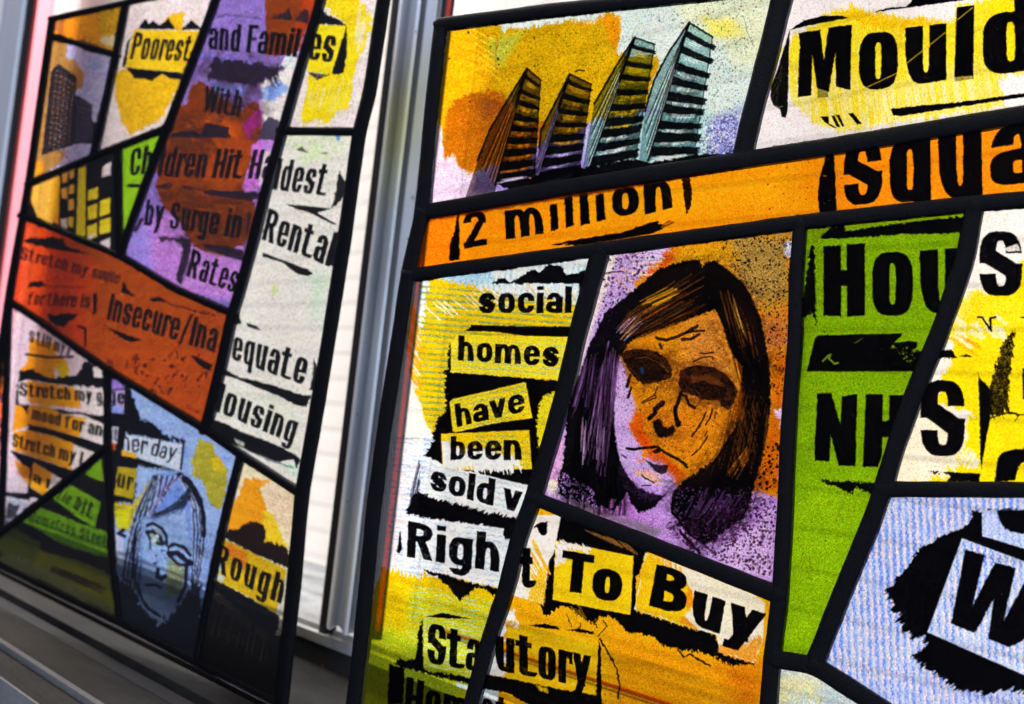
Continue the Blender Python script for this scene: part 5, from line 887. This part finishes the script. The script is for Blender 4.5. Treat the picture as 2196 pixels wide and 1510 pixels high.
# the painted surface as a picture lying flat in each panel's own plane
g_ = np.random.RandomState(99)
gr1 = g_.normal(0, 1, (CH, CW, 1)).astype(np.float32); gr1 = (gr1 + np.roll(gr1, 1, 0) + np.roll(gr1, 1, 1) + np.roll(gr1, (1, 1), (0, 1)))*.5
gr3 = g_.normal(0, 1, (CH//2+1, CW//2+1, 3)).astype(np.float32).repeat(2, 0).repeat(2, 1)[:CH, :CW]
C = np.clip(C + (gr1*.060 + gr3*.034)*(.35 + C.mean(2, keepdims=True)), 0, 1)
LIN = np.minimum(C**2.2*1.25, .97)
def rectify(P, name, scale, x_lo, x_hi):
    cs = [P.at(x, y) for x, y in ((x_lo, Y0+2), (x_hi, Y0+2), (x_lo, Y0+CH-3), (x_hi, Y0+CH-3))]
    lo = np.min(cs, 0); hi = np.max(cs, 0); W = int((hi[0]-lo[0])*scale); H = int((hi[1]-lo[1])*scale)
    a = lo[0] + (np.arange(W)+.5)/W*(hi[0]-lo[0]); b = lo[1] + (np.arange(H)+.5)/H*(hi[1]-lo[1])
    A, B = np.meshgrid(a, b)
    Q = R.T @ (P.o - CAM); U = R.T @ P.u; V = R.T @ P.v
    z = Q[2] + A*U[2] + B*V[2]; x = CX + FPX*(Q[0] + A*U[0] + B*V[0])/z - X0; y = CY + FPX*(Q[1] + A*U[1] + B*V[1])/z - Y0
    xi = np.clip(np.floor(x).astype(int), 0, CW-2); yi = np.clip(np.floor(y).astype(int), 0, CH-2); fx = np.clip(x-xi, 0, 1)[..., None]; fy = np.clip(y-yi, 0, 1)[..., None]
    T = (LIN[yi, xi]*(1-fx) + LIN[yi, xi+1]*fx)*(1-fy) + (LIN[yi+1, xi]*(1-fx) + LIN[yi+1, xi+1]*fx)*fy
    im = bpy.data.images.new(name, W, H, alpha=False, float_buffer=True); im.colorspace_settings.name = 'Non-Color'
    buf = np.ones((H, W, 4), np.float32); buf[..., :3] = T; im.pixels.foreach_set(buf.ravel()); im.update()
    return im, lo, hi
def paint_mat(name, im):
    m, nt, out = new_mat(name); N = nt.nodes.new; L = nt.links.new
    uv = N('ShaderNodeUVMap'); uv.uv_map = 'paint'; tx = N('ShaderNodeTexImage'); tx.image = im; tx.extension = 'EXTEND'; L(uv.outputs[0], tx.inputs[0])
    t = N('ShaderNodeBsdfTransparent'); L(tx.outputs[0], t.inputs[0])
    tl = N('ShaderNodeBsdfTranslucent'); L(tx.outputs[0], tl.inputs[0]); m1 = N('ShaderNodeMixShader'); m1.inputs[0].default_value = .045
    L(t.outputs[0], m1.inputs[1]); L(tl.outputs[0], m1.inputs[2])
    df = N('ShaderNodeBsdfDiffuse'); mc = N('ShaderNodeMixRGB'); mc.inputs[0].default_value = .5; mc.inputs[2].default_value = (.02, .02, .025, 1); L(tx.outputs[0], mc.inputs[1]); L(mc.outputs[0], df.inputs[0])
    m2 = N('ShaderNodeMixShader'); m2.inputs[0].default_value = .05; L(m1.outputs[0], m2.inputs[1]); L(df.outputs[0], m2.inputs[2])
    g = N('ShaderNodeBsdfGlossy'); g.inputs['Roughness'].default_value = .28; f = N('ShaderNodeFresnel'); f.inputs[0].default_value = 1.3
    bp = N('ShaderNodeBump'); bp.inputs['Strength'].default_value = .35; bp.inputs['Distance'].default_value = .0003; bp.invert = True; L(tx.outputs[0], bp.inputs['Height']); L(bp.outputs[0], g.inputs['Normal']); L(bp.outputs[0], f.inputs['Normal'])
    mu = N('ShaderNodeMath'); mu.operation = 'MULTIPLY'; mu.inputs[1].default_value = .10; L(f.outputs[0], mu.inputs[0])
    m3 = N('ShaderNodeMixShader'); L(mu.outputs[0], m3.inputs[0]); L(m2.outputs[0], m3.inputs[1]); L(g.outputs[0], m3.inputs[2]); L(m3.outputs[0], out.inputs[0])
    return m

# ================================================================ object helpers
def link(name, verts, faces, mats, parent=None, origin=None, midx=None, smooth=False):
    me = bpy.data.meshes.new(name); o_ = np.array(origin if origin is not None else (0, 0, 0), float)
    me.from_pydata([tuple(np.array(v) - o_) for v in verts], [], faces)
    for mt in (mats if isinstance(mats, (list, tuple)) else [mats]): me.materials.append(mt)
    if midx: me.polygons.foreach_set('material_index', midx)
    if smooth: me.polygons.foreach_set('use_smooth', [True]*len(me.polygons))
    me.update(); ob = bpy.data.objects.new(name, me); COL.objects.link(ob)
    if parent is not None: ob.parent = parent
    else: ob.location = tuple(o_)
    return ob
def thing(name, loc, label=None, cat=None, group=None, kind=None):
    o = bpy.data.objects.new(name, None); COL.objects.link(o); o.location = tuple(loc); o.empty_display_size = .02
    for k, v in (('label', label), ('category', cat), ('group', group), ('kind', kind)):
        if v: o[k] = v
    return o
def extrude(name, prof, axis, lo, hi, mat, parent, origin, closed=True, smooth=False):
    """prof: outline in the plane across the axis; axis 'Z' -> (X, Y), axis 'X' -> (Y, Z)"""
    n = len(prof); V = []
    for e in (lo, hi):
        for a, b in prof: V.append((a, b, e) if axis == 'Z' else (e, a, b))
    F = [(i, (i+1) % n, n + (i+1) % n, n + i) for i in range(n)] + [tuple(range(n-1, -1, -1)), tuple(range(n, 2*n))]
    o = link(name, V, F, mat, parent, origin)
    import bmesh
    bm = bmesh.new(); bm.from_mesh(o.data); bmesh.ops.recalc_face_normals(bm, faces=bm.faces); bm.to_mesh(o.data); bm.free()
    if smooth:
        o.data.polygons.foreach_set('use_smooth', [True]*len(o.data.polygons)); o.data.set_sharp_from_angle(angle=math.radians(40))
    return o
def bx(name, x0, x1, y0, y1, z0, z1, mat, parent, origin):
    return extrude(name, [(y0, z0), (y1, z0), (y1, z1), (y0, z1)], 'X', x0, x1, mat, parent, origin)
def came(P, pts, w0, w1, h0, parent, origin, seed, name='lead_came', ext=8):
    """a lead strip following the drawn line, with a rounded front"""
    g = np.random.RandomState(seed); p = np.array(pts, float)
    d0 = p[0]-p[1]; d1 = p[-1]-p[-2]; p = np.vstack([p[0] + d0/np.linalg.norm(d0)*ext, p[1:-1], p[-1] + d1/np.linalg.norm(d1)*ext]) if len(p) > 2 else np.vstack([p[0] + d0/np.linalg.norm(d0)*ext, p[-1] + d1/np.linalg.norm(d1)*ext])
    seg = np.linalg.norm(np.diff(p, axis=0), axis=1); cum = np.concatenate([[0], np.cumsum(seg)]); n = max(4, int(cum[-1]/16))
    s = np.linspace(0, cum[-1], n); x = np.interp(s, cum, p[:, 0]); y = np.interp(s, cum, p[:, 1])
    if len(p) > 2:
        for _ in range(2): x[1:-1] = (x[:-2] + 2*x[1:-1] + x[2:])/4; y[1:-1] = (y[:-2] + 2*y[1:-1] + y[2:])/4
    tx = np.gradient(x); ty = np.gradient(y); L = np.hypot(tx, ty); nx, ny = -ty/L, tx/L
    wn = np.convolve(g.normal(0, 1, n+4), np.ones(3)/3, 'same')[2:-2]
    T = np.array((-1, -.93, -.7, -.35, 0, .35, .7, .93, 1)); V = []; m = len(T) + 2
    for i in range(n):
        w = (w0 + (w1-w0)*i/(n-1))/2*(1 + .035*wn[i]); hh = h0*(1 + .06*wn[(i*3) % n])
        for t in T: V.append(P.w(P.at(x[i] + nx[i]*w*t, y[i] + ny[i]*w*t), hh*math.sqrt(max(0, 1 - abs(t)**2.4)) + .0002))
        for t in (.97, -.97): V.append(P.w(P.at(x[i] + nx[i]*w*t, y[i] + ny[i]*w*t), -.0013 - h0*.15))
    F = []
    for i in range(n-1):
        for j in range(m): F.append((i*m + j, i*m + (j+1) % m, (i+1)*m + (j+1) % m, (i+1)*m + j))
    F += [tuple(range(m-1, -1, -1)), tuple((n-1)*m + j for j in range(m))]
    o = link(name, V, F, M_LEAD, parent, origin, smooth=True); o.data.set_sharp_from_angle(angle=math.radians(60)); return o
def joint(P, q, r, h, parent, origin, seed):
    g = np.random.RandomState(seed); V = []; F = []; n = 14; rings = (1, .82, .5, .2)
    for k, f in enumerate(rings):
        for j in range(n):
            a = 2*math.pi*j/n; rr = r*f*(1 + .12*math.sin(3*a + seed) + g.uniform(-.04, .04))
            V.append(P.w(P.at(q[0] + rr*math.cos(a), q[1] + rr*math.sin(a)), h*math.sqrt(1 - (f*.98)**2) + .0003))
    for j in range(n): V.append(P.w(P.at(q[0] + r*.95*math.cos(2*math.pi*j/n), q[1] + r*.95*math.sin(2*math.pi*j/n)), -.0014))
    m = len(rings)
    for k in range(m-1):
        for j in range(n): F.append((k*n + j, k*n + (j+1) % n, (k+1)*n + (j+1) % n, (k+1)*n + j))
    F.append(tuple((m-1)*n + j for j in range(n)))
    for j in range(n): F.append((m*n + j, m*n + (j+1) % n, (j+1) % n, j))
    F.append(tuple(m*n + n-1-j for j in range(n)))
    return link('solder_joint', V, F, M_LEAD, parent, origin, smooth=True)
def pane(P, key, mat, lo, hi, parent, origin, label, grow=4):
    pts = np.array(PANES[key], float); c = pts.mean(0)
    ab = [P.at(*q) for q in pts]; n = len(ab)
    V = [P.w(q, 0) for q in ab] + [P.w(q, -.0010) for q in ab]
    F = [tuple(range(n)), tuple(range(2*n-1, n-1, -1))] + [(i, n+i, n+(i+1) % n, (i+1) % n) for i in range(n)]
    o = link('glass_pane', V, F, [mat, M_EDGE], parent, origin, midx=[0] + [1]*(n+1))
    uv = o.data.uv_layers.new(name='paint'); ab2 = ab + ab
    for li, l in enumerate(o.data.loops):
        q = (np.array(ab2[l.vertex_index]) - lo)/(hi - lo); uv.data[li].uv = (float(q[0]), float(q[1]))
    o['label'] = label; return o

# ================================================================ the two painted panels
for P, nm, sc, xl, xh, base, lab in ((PR, 'right', 7600, 690, X0+CW-3, (1400, 1600), None), (PL, 'left', 4600, X0+2, 880, (300, 1360), None)):
    LW, HS = (.90, .38) if nm == 'right' else (.74, .28)
    im, lo, hi = rectify(P, 'painted_' + nm, sc, xl, xh); mt = paint_mat('painted_glass_' + nm, im)
    org = P.w(P.at(*base)); 
    if nm == 'right':
        root = thing('stained_glass_panel', org, 'large sharp leaded glass panel with a woman portrait and the words To Buy', 'stained glass', 'leaded painted glass panels before the window')
        labs = dict(towers='pane painted with four leaning tower blocks on ochre', mould='white and yellow pane with the word Mould', orange='long orange pane reading 2 million', social='yellow and pale blue pane of cut-out words', portrait='pane with a long-haired woman looking down',
                    to_buy='orange pane with the words To Buy', green='plain green wedge pane with heavy black letters', yellow_s='yellow and cream pane with two letters S', blue_w='blue dotted pane with the letter W', pale_blue='mottled pale blue pane in the bottom corner')
        lines = [(RB, 31, 36, .0019), ([(945, 52), (1200, 19), (1440, -5), (1682, -32), (2335, -120)], 30, 34, .00185),
                 ([(1682, -30), (1648, 110), (1613, 240), (1590, 340)], 48, 46, .0015), ([(905, 455), (1200, 403), (1590, 343), (1800, 311), (2335, 222)], 34, 44, .00165),
                 ([(874, 590), (1287, 534), (1715, 476), (2090, 436), (2335, 415)], 30, 38, .00160), (V2, 40, 34, .00145), (V3, 30, 42, .00142), (V4, 44, 44, .00150),
                 ([(1143, 1068), (1384, 1163), (1670, 1276)], 34, 44, .00135), ([(1893, 1049), (2335, 1051)], 38, 38, .00138), ([(1652, 1412), (1745, 1426), (1880, 1513), (2015, 1608)], 44, 44, .00132),
                 ([(748, 1605), (1300, 1640), (2335, 1640)], 34, 34, .0018)]
        js = [(945, 54, 19), (1590, 341, 27), (1287, 536, 23), (1715, 478, 22), (2090, 440, 27), (1143, 1069, 21), (1893, 1050, 25), (1662, 1413, 30), (1745, 1425, 25), (1670, 1276, 24), (905, 457, 19), (875, 590, 19)]
    else:
        root = thing('stained_glass_panel', org, 'smaller blurred leaded glass panel on the sill reading Poorest, Rental, Housing and Rough', 'stained glass', 'leaded painted glass panels before the window')
        labs = dict(amber_corner='small amber corner pane', block_flats='lilac pane with a dark block of flats', poorest='white pane with the word Poorest on yellow', yellow_windows='black pane with lit yellow windows', green_ch='thin green wedge pane', purple='purple and rust pane with lines of words',
                    es='white pane with yellow brush strokes', rental='tall white pane reading Rental and Housing', orange_insecure='burnt orange pane reading Insecure', stretch='pane with orange cut-out lines of words', green_bit='dark pane with green cut-out words',
                    blue_face='blue pane with a drawn face and hair', rough='cream and orange pane with the word Rough', sliver='thin pinkish edge pane')
        lines = [(LB, 15, 20, .0022), ([(110, 40), (268, 5), (472, -40), (835, -105)], 16, 18, .0021), (RBL, 30, 34, .0026), (BOT, 20, 24, .0023),
                 ([(105, 76), (247, 117)], 17, 20, .0015), ([(268, 6), (247, 117), (200, 335)], 16, 19, .00165), ([(60, 395), (200, 335), (357, 274)], 17, 20, .00155), (D1, 18, 18, .00175), (D2, 21, 28, .0018),
                 ([(603, 281), (768, 282)], 23, 25, .0016), ([(252, 314), (252, 420), (255, 548)], 17, 15, .00145), (OU, 17, 22, .0016), (OL, 18, 22, .00162), ([(440, 922), (515, 975), (645, 1060)], 22, 26, .0017),
                 (KV, 13, 12, .00145), ([(230, 958), (120, 1050), (0, 1145), (-40, 1165)], 17, 20, .0014), (NV, 18, 17, .0015), ([(18, 645), (14, 780), (8, 930), (0, 1145)], 11, 13, .0013)]
        js = [(110, 42, 9), (268, 7, 11), (247, 118, 12), (200, 335, 13), (357, 274, 13), (603, 282, 15), (768, 282, 17), (497, 668, 17), (255, 548, 13), (440, 921, 18), (515, 975, 14), (645, 1059, 18), (228, 792, 10), (230, 958, 10), (60, 395, 10), (45, 462, 10), (18, 645, 10)]
    for k, lb in labs.items(): pane(P, k, mt, lo, hi, root, org, lb)
    for i, (pts, w0, w1, h) in enumerate(lines): came(P, pts, w0*LW, w1*LW, h*HS + .00002*i, root, org, 300+i, ext=4 if i < 4 else 0)
    for i, (x, y, r) in enumerate(js): joint(P, (x, y), r*.74, (.00175 if nm == 'right' else .0019)*HS + .00002*i, root, org, 400+i)

# ================================================================ window frame, between room and daylight
XH = lambda px, Y=YW: float(hit_y(px, 0, Y)[0])
fo = np.array((XH(905), YW, 1.10)); fr = thing('window_frame', fo, 'white window frame with a ribbed upright between the two glass panels and red seals', 'window frame')
Z0, Z1 = 1.105, 1.62
Zd = float(hit_y(790, 1096 + .377*790, YW)[2]); Yr = YW + .030; Zr = float(hit_y(790, 1044 + .335*790, Yr)[2])
def prof(pairs, back=.005): return [(XH(px, YW + dy), YW + dy) for px, dy in pairs] + [(XH(pairs[-1][0]), YW + back), (XH(pairs[0][0]), YW + back)]
zb = Zd + .004
extrude('gasket', prof([(841, 0), (843, -.0015), (854, -.0015), (856, 0)]), 'Z', Zd - .002, Z1, M_GASKET, fr, fo)
extrude('mullion_rib', prof([(856.5, -.002), (858, -.005), (863, -.0062), (867, -.005), (871, -.002), (875, .001), (880, .0032), (884, .0026), (888, 0), (892, -.0045), (897, -.0060), (903, -.0052), (905, -.002)]), 'Z', zb, Z1, M_FRAME, fr, fo, smooth=True)
extrude('shadow_gap', prof([(905.3, .003), (915, .003)], .005), 'Z', zb, Z1, M_GASKET, fr, fo)
extrude('mullion_face', prof([(915.3, -.001), (917, -.0045), (939, -.0045), (941, -.001)]), 'Z', zb, Z1, M_FRAME, fr, fo)
extrude('gasket', prof([(941.3, .001), (953, .001)]), 'Z', zb, Z1, M_GASKET, fr, fo)
Xs0, Xs1 = XH(953.5), XH(958.5)
extrude('red_seal', prof([(954.2, .002), (956.8, .002)], .0026), 'Z', Zr, Z1, M_RED, fr, fo)
bx('red_seal', Xs1, -.05, Yr + .0005, Yr + .002, Zr + .0006, Zr + .0020, M_RED, fr, fo)
# left jamb of the left window
jx = [XH(p_) for p_ in (-160, 6, 9, 27, 30, 60, 66, 69.5)]
extrude('jamb_face', [(jx[0], YW), (jx[0], YW - .004), (jx[1], YW - .004), (jx[1], YW)], 'Z', zb, Z1, M_FRAME, fr, fo)
extrude('jamb_rib', [(jx[1] + .001, YW + .004), (jx[2] + .001, YW - .001), ((jx[2] + jx[3])/2, YW - .004), (jx[3], YW - .001), (jx[3], YW + .004), (jx[1], YW + .0045)], 'Z', zb, Z1, M_FRAME, fr, fo, smooth=True)
extrude('shadow_gap', [(jx[3] + .0005, YW + .003), (jx[4], YW + .003), (jx[4], YW + .01), (jx[3] + .0005, YW + .01)], 'Z', zb, Z1, M_GASKET, fr, fo)
extrude('jamb_rib', [(jx[4] + .0005, YW + .004), (jx[4] + .002, YW - .003), (jx[5] - .002, YW - .003), (jx[5], YW), (jx[5], YW + .004), (jx[4] + .0005, YW + .005)], 'Z', zb, Z1, M_FRAME, fr, fo)
extrude('gasket', [(jx[5] + .0005, YW - .001), (jx[6], YW - .001), (jx[6], YW + .004), (jx[5] + .0005, YW + .004)], 'Z', Zd - .002, Z1, M_GASKET, fr, fo)
extrude('red_seal', [(jx[6] + .0004, YW + .003), (jx[7], YW + .003), (jx[7], YW + .0045), (jx[6] + .0004, YW + .0045)], 'Z', zb, Z1, M_RED, fr, fo)
# bottom: outer ledge that catches the day, inner dark rail
extrude('outer_ledge', [(YW + .002, Zd - .004), (YW + .004, Zd + .0015), (YW + .011, Zd + .003), (YW + .012, Zd + .0005), (YW + .0185, Zd + .0045), (YW + .0195, Zd + .002), (Yr, Zr - .0003), (Yr + .002, Zr), (Yr + .06, Zr + .0005), (Yr + .06, Zd - .03), (YW + .002, Zd - .03)], 'X', -1.5, -.05, M_LEDGE, fr, fo)
bx('inner_lip', -1.5, -.05, YW - .003, YW + .0015, Zd - .004, Zd, M_LEDGE, fr, fo)
zs = float(on_plane(600, 1512, PL.o, PL.n)[2]) - .0015
bx('inner_rail', -1.5, -.05, YW - .0025, YW + .0015, zs - .01, Zd - .0042, M_RAIL, fr, fo)
for px, py, r in ((693, 1430, .0005), (692, 1437, .00035), (691, 1447, .0006), (712, 1502, .0007), (695, 1441, .0004)):
    c = hit_y(px, py, YW - .0027); g = np.random.RandomState(px + py); n = 9
    pr = [(c[0] + r*math.cos(a)*(1 + g.uniform(-.4, .4)), c[2] + 1.3*r*math.sin(a)*(1 + g.uniform(-.4, .4))) for a in np.linspace(0, 2*math.pi, n, endpoint=False)]
    link('rust_fleck', [(a, YW - .0026, b) for a, b in pr] + [(a, YW - .0030, b) for a, b in [(c[0] + (a - c[0])*.6, c[2] + (b - c[2])*.6) for a, b in pr]], [tuple(range(n, 2*n))] + [(i, (i+1) % n, n + (i+1) % n, n + i) for i in range(n)], M_RUST, fr, fo)
for k_ in range(9):
    g = np.random.RandomState(800 + k_); px, py = g.choice([861, 898, 929]) - .105*0, g.uniform(60, 1240); c = hit_y(px - .108*py, py, YW - .0066); r = g.uniform(.0002, .00055); n = 8
    pr = [(c[0] + r*.6*math.cos(a)*(1 + g.uniform(-.5, .5)), c[2] + r*g.uniform(1, 3)*math.sin(a)) for a in np.linspace(0, 2*math.pi, n, endpoint=False)]
    link('dirt_fleck', [(a, YW - .0063, b) for a, b in pr] + [(a, YW - .0066, b) for a, b in [(c[0] + (a - c[0])*.6, c[2] + (b - c[2])*.6) for a, b in pr]], [tuple(range(n, 2*n))] + [(i, (i+1) % n, n + (i+1) % n, n + i) for i in range(n)], M_RUST if k_ % 3 == 0 else M_GASKET, fr, fo)
# glazing, one sheet for each light
gl = thing('window_glass', (XH(700), YW + .012, 1.2), 'clear window pane behind the blurred left panel', 'window glass')
bx('glass_sheet', jx[7] + .001, XH(841), YW + .020, YW + .023, Zr + .001, Z1, M_CLEAR, gl, (XH(700), YW + .012, 1.2)); 
gl = thing('window_glass', (XH(1500), YW + .012, 1.2), 'clear window pane behind the sharp right panel', 'window glass')
bx('glass_sheet', XH(959), -.05, YW + .0135, YW + .0165, Zr + .003, Z1, M_CLEAR, gl, (XH(1500), YW + .012, 1.2))

# ================================================================ sill with sliding tracks
YS = lambda row, h=0.0: float(hit_z(0, row, zs + h)[1])
so = np.array((-.6, YS(1300), zs)); sl_ = thing('window_sill', so, 'dark grimy aluminium window sill with sliding tracks under the left glass panel', 'window sill')
def slab(name, r0, r1, h0, h1, mat):  # from far row to near row
    ya, yb = YS(r0, h0), YS(r1, h1)
    extrude(name, [(ya, zs + h0), (yb, zs + h1), (yb, zs - .02), (ya, zs - .02)], 'X', -1.6, -.05, mat, sl_, so)
slab('sill_board', 1110, 1222, -.0012, -.0012, M_SILL)
slab('track_slot', 1222.5, 1231, -.006, -.006, M_SLOT)
slab('track_rail', 1232, 1262, .0006, .0008, M_SILL)
slab('track_slot', 1263, 1278, -.006, -.006, M_SLOT)
slab('sill_board', 1279, 1300, -.0024, -.0022, M_RAIL)
slab('sill_board', 1301, 1366, -.0008, -.0008, M_SILL)
slab('track_rail', 1367, 1377, .0012, .0014, M_WORN)
slab('track_slot', 1378, 1394, -.005, -.005, M_SLOT)
slab('sill_board', 1395, 1449, -.0004, -.0004, M_SILL)
slab('sill_edge', 1449.5, 1454, .0004, .0004, M_WORN)
slab('front_face', 1454.5, 1700, -.019, -.019, M_SLOT)

# ================================================================ the lit wall across the way
wall = thing('outer_wall', (-9, Y_OUT, 0), kind='structure')
bh = .168; nb = 46; me0 = None
bx('wall_backing', -26, 1, Y_OUT + .02, Y_OUT + .2, -2, 6.2, M_WALL, wall, (-9, Y_OUT, 0))
for i in range(nb):
    z = -1.9 + i*bh
    if me0 is None:
        o = extrude('cladding_board', [(Y_OUT + .02, 0), (Y_OUT - .006, 0), (Y_OUT - .003, bh*.975), (Y_OUT + .02, bh*.975)], 'X', -17, 10, M_BOARD, wall, (-9, Y_OUT, 0)); me0 = o
        for v in o.data.vertices: v.co = (v.co.x - 0, v.co.y, v.co.z); 
        o.location = (0, 0, z)
    else:
        o = me0.copy(); COL.objects.link(o); o.parent = wall; o.location = (0, 0, z)
YP = Y_OUT - .5
pk = thing('pink_post', (float(hit_y(95, 300, YP)[0]), YP, 0), 'blurred pink upright outside at the far left of the window', 'post')
po = (float(hit_y(95, 300, YP)[0]), YP, 0)
bx('post_board', float(hit_y(50, 0, YP)[0]), float(hit_y(116, 0, YP)[0]), YP, YP + .06, -1.8, 6.1, M_PINK, pk, po)
bx('post_cap', float(hit_y(118, 0, YP)[0]) + .005, float(hit_y(160, 0, YP)[0]), YP + .01, YP + .05, -1.8, 6.1, M_PINKLT, pk, po)
